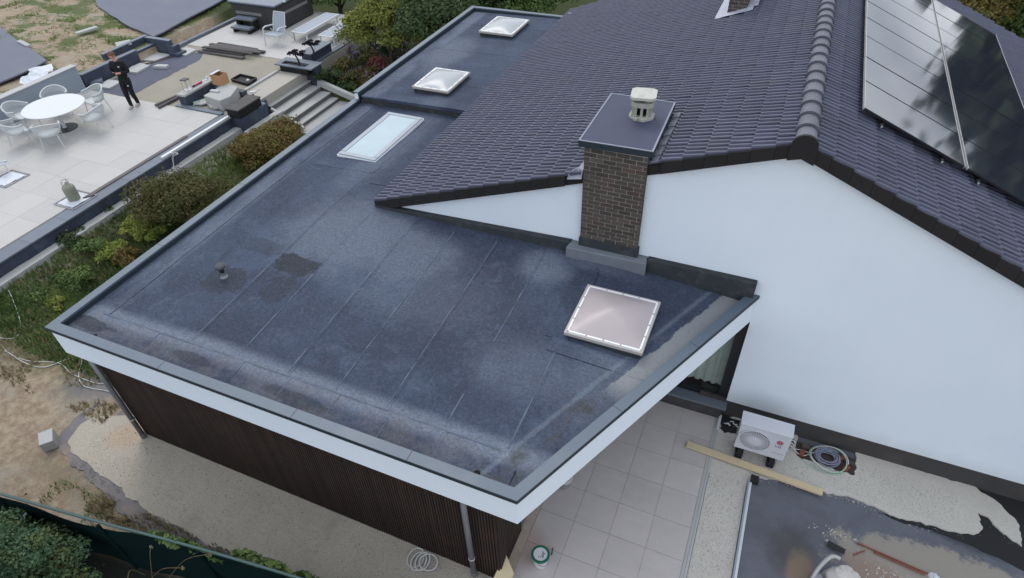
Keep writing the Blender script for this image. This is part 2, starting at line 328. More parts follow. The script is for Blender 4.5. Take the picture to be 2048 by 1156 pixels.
MT['lf_grass'] = m_leaf('grass_blade', (.10, .14, .04), (.20, .25, .085), None, .5)
MT['lf_dry'] = m_leaf('dry_grass_blade', (.18, .15, .08), (.34, .29, .18), None, .5)

def m_solar():
    g = G('solar_cells'); c = (.016, .018, .030)
    g.bump(g.noise(.7, 2), .05, .02); return g.fin(c, .06, 0, 1.)
MT['solar'] = m_solar()
def m_dome(name, col, rough, rim=None):
    g = G(name); lw = g.n('ShaderNodeLayerWeight'); lw.inputs[0].default_value = .3
    c = g.mix(g.ss(g.noise(1.6, 3, .5), .35, .65), col, tuple(v * .93 for v in col))
    return g.fin(c, rough, 0, .35)
MT['dome'] = m_dome('opal_acrylic_dome', (.40, .35, .352), .34)
MT['dome2'] = m_dome('pale_opal_dome', (.36, .375, .385), .25)
MT['skylightglass'] = m_dome('pale_skylight_glass', (.39, .475, .50), .06)
MT['skyframe'] = simple('skylight_frame', (.38, .36, .34), .35, .08, 6)
MT['skywhite'] = simple('skylight_white_clip', (.75, .76, .78), .4, .02)
MT['skygrey'] = simple('skylight_grey_frame', (.27, .30, .33), .35, .1)
MT['screw'] = simple('cream_screw_cap', (.42, .38, .28), .5)
def m_glass():
    g = G('window_glass'); g.fin((.02, .03, .03), .03, 0, .6)
    tr = g.n('ShaderNodeBsdfTransparent'); mxx = g.n('ShaderNodeMixShader'); mxx.inputs[0].default_value = .9
    g.t.links.new(g.b.outputs[0], mxx.inputs[1]); g.t.links.new(tr.outputs[0], mxx.inputs[2]); g.t.links.new(mxx.outputs[0], g.out.inputs[0]); return g.m
MT['glass'] = m_glass()

# ------------------------------------------------------------ mesh builder
WL = {}                                      # object name -> world origin of unrotated parents
class MB:
    def __init__(s): s.v = []; s.f = []; s.t = None
    def add(s, vs, fs):
        o = len(s.v); s.v += [tuple(v) for v in vs]; s.f += [tuple(i + o for i in f) for f in fs]; return s
    def box(s, x0, x1, y0, y1, z0, z1):
        return s.add([(x0, y0, z0), (x1, y0, z0), (x1, y1, z0), (x0, y1, z0), (x0, y0, z1), (x1, y0, z1), (x1, y1, z1), (x0, y1, z1)],
                     [(3, 2, 1, 0), (4, 5, 6, 7), (0, 1, 5, 4), (1, 2, 6, 5), (2, 3, 7, 6), (3, 0, 4, 7)])
    def obox(s, c, ax, ay, az, hx, hy, hz):      # oriented box: centre, unit axes, half sizes
        c = Vector(c); q = []
        for k in (-1, 1):
            for i, j in ((-1, -1), (1, -1), (1, 1), (-1, 1)): q.append(c + Vector(ax) * hx * i + Vector(ay) * hy * j + Vector(az) * hz * k)
        return s.add(q, [(3, 2, 1, 0), (4, 5, 6, 7), (0, 1, 5, 4), (1, 2, 6, 5), (2, 3, 7, 6), (3, 0, 4, 7)])
    def bar(s, a, b, wd, h, up=(0, 0, 1)):       # box from a to b, wd wide, h high (a, b on its axis)
        a, b = Vector(a), Vector(b); d = (b - a).normalized(); sd_ = Vector(up).cross(d)
        sd_ = sd_.normalized() if sd_.length > 1e-6 else Vector((1, 0, 0)); u = d.cross(sd_)
        return s.obox((a + b) / 2, d, sd_, u, (b - a).length / 2, wd / 2, h / 2)
    def prism(s, poly, z0, z1):                  # poly in xy, any order
        n = len(poly); ar = sum(poly[i][0] * poly[(i + 1) % n][1] - poly[(i + 1) % n][0] * poly[i][1] for i in range(n))
        if ar < 0: poly = poly[::-1]
        z0f = z0 if callable(z0) else (lambda x, y: z0); z1f = z1 if callable(z1) else (lambda x, y: z1)
        vs = [(p[0], p[1], z0f(p[0], p[1])) for p in poly] + [(p[0], p[1], z1f(p[0], p[1])) for p in poly]
        return s.add(vs, [tuple(range(n))[::-1], tuple(range(n, 2 * n))] + [(i, (i + 1) % n, n + (i + 1) % n, n + i) for i in range(n)])
    def prism_y(s, poly, y0, y1):                # poly in xz
        n = len(poly); ar = sum(poly[i][0] * poly[(i + 1) % n][1] - poly[(i + 1) % n][0] * poly[i][1] for i in range(n))
        if ar < 0: poly = poly[::-1]
        vs = [(p[0], y0, p[1]) for p in poly] + [(p[0], y1, p[1]) for p in poly]
        return s.add(vs, [tuple(range(n)), tuple(range(n, 2 * n))[::-1]] + [((i + 1) % n, i, n + i, n + (i + 1) % n) for i in range(n)])
    def tube(s, pts, r, n=8, closed=False):
        pts = [Vector(p) for p in pts]; m = len(pts); rr = r if isinstance(r, (list, tuple)) else [r] * m
        base = len(s.v); up = Vector((0, 0, 1)); last = None
        for i, p in enumerate(pts):
            a = pts[(i - 1) % m] if (closed or i) else p; b = pts[(i + 1) % m] if (closed or i < m - 1) else p
            d = (b - a).normalized()
            if last is None: sx = d.cross(up); sx = sx.normalized() if sx.length > 1e-3 else Vector((1, 0, 0))
            else: sx = (last - d * last.dot(d)).normalized()
            last = sx; sy = d.cross(sx)
            for k in range(n):
                t = 2 * math.pi * k / n; s.v.append(tuple(p + (sx * math.cos(t) + sy * math.sin(t)) * rr[i]))
        for i in range(m if closed else m - 1):
            j = (i + 1) % m
            for k in range(n):
                l = (k + 1) % n; s.f.append((base + i * n + k, base + j * n + k, base + j * n + l, base + i * n + l))
        if not closed: s.f.append(tuple(base + k for k in range(n))); s.f.append(tuple(base + (m - 1) * n + k for k in range(n))[::-1])
        return s
    def lathe(s, prof, c=(0, 0, 0), n=24, ph=0.):         # prof: (r, z)
        base = len(s.v)
        for r, z in prof:
            for k in range(n): t = 2 * math.pi * k / n + ph; s.v.append((c[0] + r * math.cos(t), c[1] + r * math.sin(t), c[2] + z))
        for i in range(len(prof) - 1):
            for k in range(n): l = (k + 1) % n; s.f.append((base + i * n + k, base + i * n + l, base + (i + 1) * n + l, base + (i + 1) * n + k))
        s.f.append(tuple(base + k for k in range(n))[::-1]); s.f.append(tuple(base + (len(prof) - 1) * n + k for k in range(n))); return s
    def build(s, name, mat, parent=None, kind=None, origin=None, smooth=False, local=False, bevel=0.):
        v = np.array(s.v, float)
        if local: o = np.zeros(3)
        elif origin is not None: o = np.array(origin, float)
        else: o = np.array([(v[:, 0].min() + v[:, 0].max()) / 2, (v[:, 1].min() + v[:, 1].max()) / 2, v[:, 2].min()])
        me = bpy.data.meshes.new(name); me.from_pydata((v - o).tolist(), [], s.f); me.materials.append(MT[mat] if isinstance(mat, str) else mat)
        if s.t is not None:
            a = me.attributes.new('tone', 'FLOAT', 'FACE'); a.data.foreach_set('value', np.array(s.t, dtype=np.float32))
        if smooth: me.shade_smooth()
        me.update(); ob = bpy.data.objects.new(name, me); C.objects.link(ob)
        po = np.array(WL.get(parent.name, (0, 0, 0))) if parent is not None else np.zeros(3)
        if parent is not None: ob.parent = parent
        if local: po = o
        ob.location = tuple(o - po); WL[ob.name] = tuple(o)
        if kind: ob['kind'] = kind
        if bevel:
            b = ob.modifiers.new('edge', 'BEVEL'); b.width = bevel; b.segments = 2; b.limit_method = 'ANGLE'
        return ob
def tag(o, label=None, cat=None, group=None, kind=None):
    if label: o['label'] = label
    if cat: o['category'] = cat
    if group: o['group'] = group
    if kind: o['kind'] = kind
    return o
def thing(name, loc, label, cat, group=None, rz=0.):
    o = bpy.data.objects.new(name, None); C.objects.link(o); o.location = tuple(loc); o.rotation_euler = (0, 0, rz); o.empty_display_size = .1
    WL[o.name] = tuple(loc); return tag(o, label, cat, group)
def place(me, name, parent, mw):                 # one piece that shares its mesh; parent unrotated
    ob = bpy.data.objects.new(name, me); C.objects.link(ob); po = Vector(WL.get(parent.name, (0, 0, 0))); ob.parent = parent
    loc, rot, sc = mw.decompose(); ob.location = loc - po; ob.rotation_euler = rot.to_euler(); ob.scale = sc; return ob
def copy_tree(o, parent=None):
    c = o.copy(); C.objects.link(c); c.parent = parent
    for ch in list(o.children): copy_tree(ch, c)
    return c
def clip(poly, a, b, c):                         # keep a*x+b*y+c >= 0
    out = []
    for i in range(len(poly)):
        p, q = poly[i], poly[(i + 1) % len(poly)]; dp = a * p[0] + b * p[1] + c; dq = a * q[0] + b * q[1] + c
        if dp >= 0: out.append(p)
        if dp * dq < 0: t = dp / (dp - dq); out.append((p[0] + (q[0] - p[0]) * t, p[1] + (q[1] - p[1]) * t))
    return out
def cl(v, a=0., b=1.): return max(a, min(b, v))
def jag(pts, step=.12, amp=.03, seed=0, closed=True):    # ragged outline
    out = []; n = len(pts)
    for i in range(n if closed else n - 1):
        p, q = Vector(pts[i][:2]), Vector(pts[(i + 1) % n][:2]); m = max(1, int((q - p).length / step)); nn = Vector((-(q - p).y, (q - p).x)).normalized()
        for k in range(m):
            t = k / m; b = p.lerp(q, t); d = (mnoise.noise(Vector((b.x * 3.1 + seed, b.y * 3.1, seed))) * 1.6 + mnoise.noise(Vector((b.x * 11, b.y * 11, seed))) * .9) * amp
            out.append((b.x + nn.x * d, b.y + nn.y * d))
    return out
def smoothpts(pts, m=8, closed=False):
    pts = [Vector(p) for p in pts]; n = len(pts); out = []
    for i in range(n if closed else n - 1):
        p0 = pts[(i - 1) % n] if (closed or i) else pts[0]; p1 = pts[i]; p2 = pts[(i + 1) % n]; p3 = pts[(i + 2) % n] if (closed or i < n - 2) else pts[-1]
        for k in range(m):
            t = k / m; out.append(.5 * ((2 * p1) + (p2 - p0) * t + (2 * p0 - 5 * p1 + 4 * p2 - p3) * t * t + (3 * p1 - p0 - 3 * p2 + p3) * t ** 3))
    if not closed: out.append(pts[-1])
    return out

# ------------------------------------------------------------ ground
def hz(x, y):
    if -16.7 < x < -9.8 and 14.95 < y < 17.6: return -.15 if x > -16 else .5
    if x < -22.3: h = 1.3 + .12 * cl((-22.3 - x) / 6)
    elif x < -15.85 and y < 23.2: h = .72
    elif x > -2.3 and y < 8.5: h = -.09
    elif x > 7.5 and y < 30: h = -.1
    else:
        h = .62 - .47 * max(0, x + 15.6); h = cl(h, -.2, .62)
        if y > 23: h = .3
        if y < 3.2 and x < -3: h = cl(h, -.22, .62)
    return h
def ghz(x, y):
    h = hz(x, y)
    if x < -22.5 or (x < -10.2 and x > -15.5 and y < 15) : h += .05 * mnoise.noise(Vector((x * .9, y * .9, 0))) + .02 * mnoise.noise(Vector((x * 3, y * 3, 4)))
    return h
def axis(lo, hi, st, far):
    a = list(np.arange(lo, hi, st)); d = st
    while a[-1] < far: d *= 1.45; a.append(a[-1] + d)
    d = st
    while a[0] > -far: d *= 1.45; a.insert(0, a[0] - d)
    return a
xs = axis(-34, 9, .2, 600); ys = axis(-6, 27, .2, 600)
b = MB(); b.v = [(x, y, ghz(x, y)) for y in ys for x in xs]; nx = len(xs)
b.f = [(j * nx + i, j * nx + i + 1, (j + 1) * nx + i + 1, (j + 1) * nx + i) for j in range(len(ys) - 1) for i in range(nx - 1)]
b.build('ground', 'soil', kind='structure', smooth=True, origin=(0, 0, 0))

def sheet(name, poly, z, mat, kind='structure', th=.03, **k):
    return MB().prism(poly, z - th, z).build(name, mat, kind=kind, **k)

# gravel bands and the membrane right of the house
fg = [(-2.3, 3.93), (-2.3, 2.9), (-3.6, 2.88), (-5.05, 2.82), (-5.6, 2.75), (-6.15, 2.69), (-7.18, 2.65), (-8.34, 2.67), (-9.89, 2.96), (-10.7, 3.05), (-11.05, 3.22), (-11.15, 3.6), (-10.95, 3.95), (-10.3, 4.2), (-9.6, 4.3), (-9.6, 3.96)]
fgj = jag(fg[2:13], .08, .05, 1, closed=False)
MT['fabric'] = simple('lilac_grey_fabric', (.15, .14, .145), .9, .3, 2.5, .2, 60, dirt=(.25, .195, .145), dscale=2.2, damt=.95)
sheet('weed_fabric', [(-2.3, 3.9), (-2.3, 2.7)] + jag([(-3.6, 2.62), (-5.6, 2.5), (-7.2, 2.42), (-8.6, 2.45), (-10.0, 2.78), (-10.95, 2.98), (-11.3, 3.15), (-11.42, 3.65), (-11.3, 4.1), (-10.6, 4.5)], .1, .05, 31, closed=False) + [(-9.7, 4.7), (-9.7, 3.96)], -.176, 'fabric', th=.03)
sheet('front_gravel_path', fg[:2] + fgj + fg[13:], -.165, 'gravelF', th=.05)
gm = lambda x, y: tuple(at(1400 + x / 2.92, 760 + y / 2.92, 0))[:2]
memb = [(1.0, 2.5), (9, 2.5), (9, 8.42), (1.0, 8.42)]
sheet('ground_membrane', memb, -.055, 'memb', th=.04)
MB().bar((1.22, 5.12, -.052), (9, 4.6, -.052), .012, .004).build('membrane_lap', 'black', kind='structure')
gr = [gm(*p) for p in ((120, 255), (230, 225), (550, 410), (560, 450), (900, 560), (915, 460), (1600, 660), (1720, 700), (1830, 800), (1890, 900), (1885, 965), (1760, 900), (1690, 800), (1620, 760), (1650, 850), (1600, 890), (1530, 890), (1240, 820), (850, 670), (740, 655), (600, 600), (330, 560))]
gr = [(x, 8.40 if y > 8.14 and not (1.8 < x < 2.9) and x < 4.8 else y) for x, y in gr]
gr = gr[:3] + [(1.82, 8.40), (1.85, 7.9), (2.81, 7.88), (2.84, 8.40)] + gr[6:]
sheet('side_gravel_band', jag([(.45, 7.0), (.45, 8.3)] + gr[1:] + [(1.16, 7.0)], .035, .04, 3), -.02, 'gravelR', th=.05)
sheet('void_shade_sheet', jag([(3.2, 7.27), (4.5, 7.22), (5.3, 7.05), (6.8, 6.75), (6.8, 8.43), (4.5, 8.43), (4.2, 7.6)], .1, .03, 12), -.045, 'rubber', th=.02)  # black sheet: dark void at the far right, painted shadow strip along the gravel
sheet('gravel_strip', [(.49, 2.5), (1.12, 2.5), (1.12, 7.5), (.49, 7.5)], -.024, 'gravelR', th=.05)
def pebbles(name, pts, size, mat, seed, lab=None):
    r = np.random.default_rng(seed); b = MB()
    for x, y, z in pts:
        s_ = size * r.uniform(.5, 1.4) * (1.7 if r.uniform() < .06 else 1); a = r.uniform(0, 6.28); h = s_ * .6
        q = [(x + math.cos(a + k * 2.094) * s_ * r.uniform(.7, 1.2), y + math.sin(a + k * 2.094) * s_ * r.uniform(.7, 1.2), z - .004) for k in range(3)]
        b.add(q + [(x + r.uniform(-.3, .3) * s_, y + r.uniform(-.3, .3) * s_, z + h)], [(0, 1, 3), (1, 2, 3), (2, 0, 3)])
    return tag(b.build(name, mat, kind='stuff'), lab, 'gravel')
pts = [(p[0] + rng.normal(0, .05), p[1] + rng.normal(0, .05), -.05) for p in jag(gr[8:], .012, .02, 5, closed=False)]
pts += [(rng.uniform(.5, 1.1), rng.uniform(4.6, 7.2), -.023) for _ in range(1400)] + [(x, y, -.019) for x, y in ((rng.uniform(.6, 4.4), rng.uniform(7.45, 8.15)) for _ in range(2600)) if not (1.75 < x < 2.88 and y > 7.85)]
pebbles('loose_gravel', pts, .012, 'pebble', 1, 'loose pale stone chips scattered along the gravel beside the white wall')
pts = [(p[0] + rng.normal(0, .05), p[1] + rng.normal(0, .06), -.19) for p in jag(fg[2:13], .01, .02, 5, closed=False)]
pts += [(rng.uniform(-10.6, -2.4), rng.uniform(2.75, 3.9), -.164) for _ in range(4200)]
pebbles('loose_gravel', pts, .011, 'pebbleF', 2, 'dull loose stone chips on the path below the brown slatted wall')
pts = [(2.62 + rng.normal(0, .25), 6.62 + rng.normal(0, .07), -.054) for _ in range(60)] + [(3.35 + rng.normal(0, .2), 6.15 + rng.normal(0, .1), -.054) for _ in range(80)]
pebbles('loose_gravel', pts, .018, 'pebble', 3, 'stone crumbs scattered on the grey membrane near the white bag')

# patio: bed, raised masonry edge, tiles, border strips
MB().box(-2.19, .47, 2.2, 8.28, -.3, -.012).build('patio_bed', 'mortar', kind='structure')
T = .6017; X0, Y0 = -1.418, 4.62
pat = thing('patio_paving', (-.8, 5.5, -.012), 'large beige square tiles laid under the overhanging flat roof', 'paving')
tile_me = {}
xe = [-2.02] + [X0 + T * k for k in range(0, 4)]
ye = [Y0 + T * k for k in range(-4, 6)] + [8.215]
for i in range(len(xe) - 1):
    for j in range(len(ye) - 1):
        x0, x1, y0, y1 = xe[i] + .0025, xe[i + 1] - .0025, ye[j] + .0025, ye[j + 1] - .0025
        MB().box(x0, x1, y0, y1, -.012, random.uniform(-.0012, .0008)).build('paving_tile', 'patio', pat)
MB().box(.392, .44, 2.2, 8.22, -.012, .002).build('edge_strip', 'conc', pat); MB().box(.443, .482, 2.2, 8.22, -.012, .006).build('edge_strip', 'slabw', pat)
mw = thing('masonry_edge', (-2.12, 5, -.2), 'rough beige masonry edge between the patio tiles and the brown wall', 'kerb')
y = 2.3
while y < 6.2:
    l = random.uniform(.25, .45); MB().box(-2.18 + random.uniform(-.012, .012), -2.028, y, y + l - .008, -.2, -.005 + random.uniform(-.01, .006)).build('block', 'mortarw', mw, bevel=.01); y += l
MB().box(1.13, 1.155, 2.3, 7.1, -.07, .03).build('edge_profile', 'concb'); tag(bpy.data.objects['edge_profile'], 'thin pale metal edging between the gravel strip and grey membrane', 'edging')
MB().box(1.16, 1.20, 2.3, 7.05, -.06, 0.).build('edge_profile', 'white', bpy.data.objects['edge_profile'])
MB().box(1.17, 1.3, 7.06, 7.2, -.06, .03).build('rubber_block', 'rubber'); tag(bpy.data.objects['rubber_block'], 'small black rubber block at the end of the metal edging', 'block')
MB().box(.44, .49, 7.95, 8.28, -.03, .05).build('end_profile', 'white'); tag(bpy.data.objects['end_profile'], 'short white upright profile at the patio corner by the window sill', 'profile')

# ------------------------------------------------------------ house
house = thing('house', (-2, 8.3, 0), 'white plastered house with dark tiled gable roof and black flat roof annexe', 'house')
YP, YV, YC = 8.34, 8.26, 8.24
SL = .357; SR = .435; RX, RZ = .5, 5.8
ZL = lambda x: RZ + SL * (x - RX); ZR = lambda x: RZ - SR * (x - RX)
def zd(x, y):                                    # flat roof deck, falling to the edges
    dd = -((x + 1.69) * .9065 - (y - 3.62) * .4222)
    f = cl((y - 3.8) / 4.4) * cl((x + 9.6) / 3) * cl((dd - .1) / 1.9) * (1 - .75 * cl((y - 8.6) / 3))
    return 2.92 + .22 * f
# gable wall (plaster, proud of the plinth), with the opening left of x=.48 below the flat roof
pk = 5.8 - .27; und = .25
poly = [(-6.35, ZL(-6.35) - und), (.5, RZ - und), (7.4, ZR(7.4) - und), (7.4, .42), (.49, .42), (.49, 2.45), (-2.1, 2.45), (-2.1, 2.85), (-6.35, 2.85)]
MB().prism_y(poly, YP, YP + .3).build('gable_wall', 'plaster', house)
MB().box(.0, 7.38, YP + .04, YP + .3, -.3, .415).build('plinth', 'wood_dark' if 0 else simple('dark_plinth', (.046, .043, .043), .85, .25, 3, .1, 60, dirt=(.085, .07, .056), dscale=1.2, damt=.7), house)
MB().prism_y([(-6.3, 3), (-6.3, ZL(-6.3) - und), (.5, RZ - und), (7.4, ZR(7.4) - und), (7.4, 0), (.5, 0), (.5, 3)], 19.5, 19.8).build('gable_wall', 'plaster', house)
MB().box(7.1, 7.4, YP + .3, 19.5, -.2, 2.7).build('side_wall', 'plaster', house)
# window wall: frame, glass, curtain, sill
wf = MB(); yw = 8.42
MB().box(.39, .485, yw, yw + .07, .33, 2.45).build('jamb', 'frame', house)
wn = MB().box(-2.1, .39, yw, yw + .07, .33, .43); wn.box(-2.1, .39, yw, yw + .07, 2.38, 2.45); wn.box(.33, .39, yw + .002, yw + .06, .43, 2.38); wn.box(-2.1, -2.0, yw + .002, yw + .06, .43, 2.38)
wn.box(-.68, -.60, yw + .002, yw + .06, .43, 2.38)
win = wn.build('window', 'frame', house)
MB().box(-.60, .33, yw + .03, yw + .036, .43, 2.38).build('pane', 'glass', win); MB().box(-2.0, -.68, yw + .03, yw + .036, .43, 2.38).build('pane', 'glass', win)
cur = MB(); n = 90
for i in range(n + 1):
    x = -2 + 2.33 * i / n; yy = yw + .2 + .025 * math.sin(i * 1.1) + .012 * math.sin(i * 2.7); cur.v += [(x, yy, .48), (x, yy, 2.4)]
for i in range(n): cur.f.append((2 * i, 2 * i + 2, 2 * i + 3, 2 * i + 1))
cur.build('curtain', 'curtain', win, smooth=True)
MB().box(-2.1, .5, yw + .9, yw + .95, 0, 2.8).build('room_wall', 'mortar', house)
MB().box(-2.1, .52, 8.2, 8.415, .27, .325).build('sill', 'bluecap', house, bevel=.006)
MB().box(-2.1, .46, 8.235, 8.41, -.05, .268).build('plinth', simple('sill_plinth', (.05, .048, .048), .85, .3, 4, dirt=(.10, .09, .08), dscale=5), house)
for i in range(3): MB().box(-2.1, .5, YP - .001 + .0, YP + .0, 0, .001) if 0 else None
# annexe walls with vertical slats
WX0, WX1, WY = -9.75, -2.2, 3.93
MB().box(WX0, WX1, WY + .02, 12.3, -.3, 2.6).build('annexe_wall', 'frame', house)
MB().box(WX0 + .3, -6.9, 12.3, 19.0, -.3, 2.9).build('annexe_wall', 'plaster', house)
sl_me = MB().box(-.015, .015, -.026, 0, 0, 2.75).build('slat', 'wood_dark', house, local=True).data
ob0 = [o for o in house.children if o.name == 'slat'][0]
pitch = .047; nsl = int((WX1 - WX0) / pitch); first = True
ob0.location = Vector((WX0 + .02, WY + .02, -.3)) - Vector(WL['house'])
for i in range(1, nsl + 1): place(sl_me, 'slat', house, Matrix.Translation((WX0 + .02 + i * pitch, WY + .02 - random.uniform(0, .003), -.3)))
for i in range(17): place(sl_me, 'slat', house, Matrix.Translation((WX1 + .003, WY + .02 + .02 + i * .048, -.3)) @ Matrix.Rotation(R_(90), 4, 'Z'))
MB().box(WX1, WX1 + .012, WY + .85, 7.6, -.3, 2.6).build('side_panel', simple('blue_grey_panel', (.10, .115, .15), .5, .1), house)
# fascia and soffit
P_out = [(-9.78, 3.60), (-1.69, 3.60), (.51, YP - .005)]
def off(poly, d):                                # inward offset of the open chain (left of travel)
    out = []
    segs = []
    for i in range(len(poly) - 1):
        p, q = Vector(poly[i]), Vector(poly[i + 1]); t = (q - p).normalized(); nn = Vector((-t.y, t.x)); segs.append((p + nn * d, t))
    out.append(segs[0][0])
    for i in range(1, len(segs)):
        p1, t1 = segs[i - 1]; p2, t2 = segs[i]; cr = t1.x * t2.y - t1.y * t2.x; s_ = ((p2 - p1).x * t2.y - (p2 - p1).y * t2.x) / cr; out.append(p1 + t1 * s_)
    p, t = segs[-1]; L_ = (Vector(poly[-1]) - Vector(poly[-2])).length; out.append(p + t * L_)
    return [tuple(o) for o in out]
chain = [(-9.78, 12.44)] + P_out
def ring(d0, d1, z0, z1, name, mat, par=house, ch=None, bevel=0., endy=YP - .003):
    o_, i_ = off(ch or chain, d0), off(ch or chain, d1); n = len(o_)
    if ch is None:
        for L_ in (o_, i_):                      # end exactly at the gable wall
            p, q = Vector(L_[-2]), Vector(L_[-1]); t = (endy - p.y) / (q.y - p.y); L_[-1] = tuple(p + (q - p) * t)
    res = []
    for k in range(n - 1):
        res.append(MB().prism([o_[k], o_[k + 1], i_[k + 1], i_[k]], z0, z1).build(name, mat, par, bevel=bevel))
    return res
ring(.03, .12, 2.45, 3.0, 'fascia', 'plaster')
ring(.012, .115, 2.999, 3.02, 'shadow_gap', 'darkjoint')
ring(0, .155, 3.02, 3.055, 'parapet_cap', 'cap')
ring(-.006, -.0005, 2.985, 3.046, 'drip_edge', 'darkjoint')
ring(.12, .15, 2.8, 3.019, 'parapet_lining', 'darkjoint')
# cap joints every couple of metres
for y_ in (5.9, 8.1, 10.3): MB().box(-9.782, -9.623, y_, y_ + .008, 3.05, 3.057).build('cap_joint', 'darkjoint', house)
for x_ in (-7.4, -5.0, -3.2): MB().box(x_, x_ + .008, 3.598, 3.757, 3.05, 3.057).build('cap_joint', 'darkjoint', house)
t_ = Vector((.4222, .9065)); n_ = Vector((-.9065, .4222))
for d in (1.9, 3.6):
    p = Vector((-1.69, 3.6)) + t_ * d + n_ * .078; MB().obox((p.x, p.y, 3.0535), (n_.x, n_.y, 0), (t_.x, t_.y, 0), (0, 0, 1), .079, .004, .0035).build('cap_joint', 'darkjoint', house)
soff = [(-9.7, 3.66), (-1.75, 3.66), (.44, YP - .01), (.44, 8.9), (-9.7, 8.9)]
MB().prism(soff, 2.55, 2.58).build('soffit', 'plaster', house)
# flat roof deck (under-layer) and the felt sheets on it
deck = MB(); dx = .25
inner = off(chain, .15)
def grid_poly(poly, zf, step=.35, lift=0., th=.006):
    """felt sheet following the falls: poly cut into a grid, top plus a thin edge"""
    b = MB(); x0 = min(p[0] for p in poly); x1 = max(p[0] for p in poly); y0 = min(p[1] for p in poly); y1 = max(p[1] for p in poly)
    nx_, ny_ = max(1, math.ceil((x1 - x0) / step)), max(1, math.ceil((y1 - y0) / step))
    for i in range(nx_):
        for j in range(ny_):
            a0, a1 = x0 + (x1 - x0) * i / nx_, x0 + (x1 - x0) * (i + 1) / nx_; c0, c1 = y0 + (y1 - y0) * j / ny_, y0 + (y1 - y0) * (j + 1) / ny_
            q = clip(clip(clip(clip(poly, 1, 0, -a0), -1, 0, a1), 0, 1, -c0), 0, -1, c1)
            if len(q) > 2: b.add([(p[0], p[1], zf(*p) + lift) for p in q], [tuple(range(len(q)))])
    n = len(poly); 
    for i in range(n):
        p, q = poly[i], poly[(i + 1) % n]; m = max(1, int(math.dist(p, q) / step))
        for k in range(m):
            u = (p[0] + (q[0] - p[0]) * k / m, p[1] + (q[1] - p[1]) * k / m); v = (p[0] + (q[0] - p[0]) * (k + 1) / m, p[1] + (q[1] - p[1]) * (k + 1) / m)
            b.add([(*u, zf(*u) + lift - th), (*v, zf(*v) + lift - th), (*v, zf(*v) + lift), (*u, zf(*u) + lift)], [(0, 1, 2, 3)])
    return b
DIAG = (-.9065, .4222, -(-.9065 * -1.69 + .4222 * 3.6) - .15)     # >=0 inside
full = [(-9.64, 3.74), (0.6, 3.74), (.6, YP), (-6.35, YP), (-6.35, 12.5), (-9.64, 12.5)]
def cd(poly): return clip(poly, *DIAG)
flat = grid_poly(cd([(-9.64, 3.74), (.6, 3.74), (.6, YP), (-9.64, YP)]), zd, .35, -.006, .3).build('flat_roof', 'bitumen', house, smooth=False)
grid_poly([(-9.64, YP), (-6.4, YP), (-6.4, 12.5), (-9.64, 12.5)], zd, .35, -.006, .3).build('roof_sheet', 'bitumen', flat)
seams = [-9.22, -8.33, -7.41, -6.49, -5.57, -4.72, -3.88, -2.98, -2.06, -1.2]
k = 0
def felt(poly, lift):
    poly = cd(poly)
    if len(poly) > 2: return grid_poly(poly, zd, .35, lift).build('roof_sheet', 'bitumen', flat)
for i in range(len(seams) - 1):                  # long sheets, each lapped over the last
    yt = 12.45 if seams[i + 1] < -6.4 else 8.27
    felt([(seams[i] - .05, 4.2), (seams[i + 1], 4.2), (seams[i + 1], yt), (seams[i] - .05, yt)], .004 + .004 * (i % 2))
felt([(-1.25, 4.6), (.3, 4.6), (.3, 8.27), (-1.25, 8.27)], .004)
felt([(-9.64, 4.1), (-9.2, 4.1), (-9.2, 12.45), (-9.64, 12.45)], .013)
fx = [-9.64, -8.9, -8.05, -7.2, -6.35, -5.5, -4.65, -3.8, -2.95, -1.9]
for i in range(len(fx) - 1): felt([(fx[i] - .04, 3.74), (fx[i + 1], 3.74), (fx[i + 1], 4.24), (fx[i] - .04, 4.24)], .012 + .003 * (i % 2))
# strip along the diagonal parapet
dq = [Vector((-1.69, 3.6)) + t_ * a + n_ * b_ for a, b_ in ((.15, .15), (5.2, .15), (5.2, .62), (.5, .62))]
felt([tuple(p) for p in clip([tuple(p) for p in dq], 0, -1, 8.26)], .017)
# patch around the square dome light
felt([(-2.25, 6.05), (-.65, 6.05), (-.65, 6.32), (-2.25, 6.32)], .021); felt([(-2.35, 6.3), (-2.0, 6.3), (-2.0, 7.9), (-2.35, 7.9)], .02)
felt([(-8.85, 9.4), (-7.35, 9.4), (-7.35, 9.75), (-8.85, 9.75)], .012); felt([(-7.2, 9.0), (-6.75, 9.0), (-6.75, 12.3), (-7.2, 12.3)], .013)
# thin pale lines of bloom on the laps
def lapline(a, b_, wdt, zoff=.0145):
    a, b_ = Vector(a), Vector(b_); m = int((b_ - a).length / .06); d = (b_ - a).normalized(); nn = Vector((-d.y, d.x)); bb = MB(); last = None
    for i in range(m + 1):
        p = a.lerp(b_, i / m); wv = wdt * cl(.55 + 1.1 * mnoise.noise(Vector((p.x * 2.1, p.y * 2.1, 3))) + .8 * mnoise.noise(Vector((p.x * 9, p.y * 9, 1))), 0.02, 1.6)
        q = [p + nn * wv, p - nn * wv * .4]; cur_ = [(t.x, t.y, zd(t.x, t.y) + zoff) for t in q]
        if last: bb.add(last + cur_, [(0, 1, 3, 2)])
        last = cur_
    return bb
for i, sx in enumerate(seams[2:-1]):
    y1 = 8.05
    lapline((sx - .045, 4.3), (sx - .035, y1), .020).build('lap_line', 'seam', flat)
for f_ in fx[1:-1]: lapline((f_, 3.78), (f_ + .0, 4.24), .012, .0175).build('lap_line', 'seam', flat)
lapline((-9.19, 4.3), (-9.19, 12.2), .014, .0165).build('lap_line', 'seam', flat)
lapline((-9.3, 4.245), (-2.2, 4.245), .02, .0185).build('lap_line', 'seam', flat)
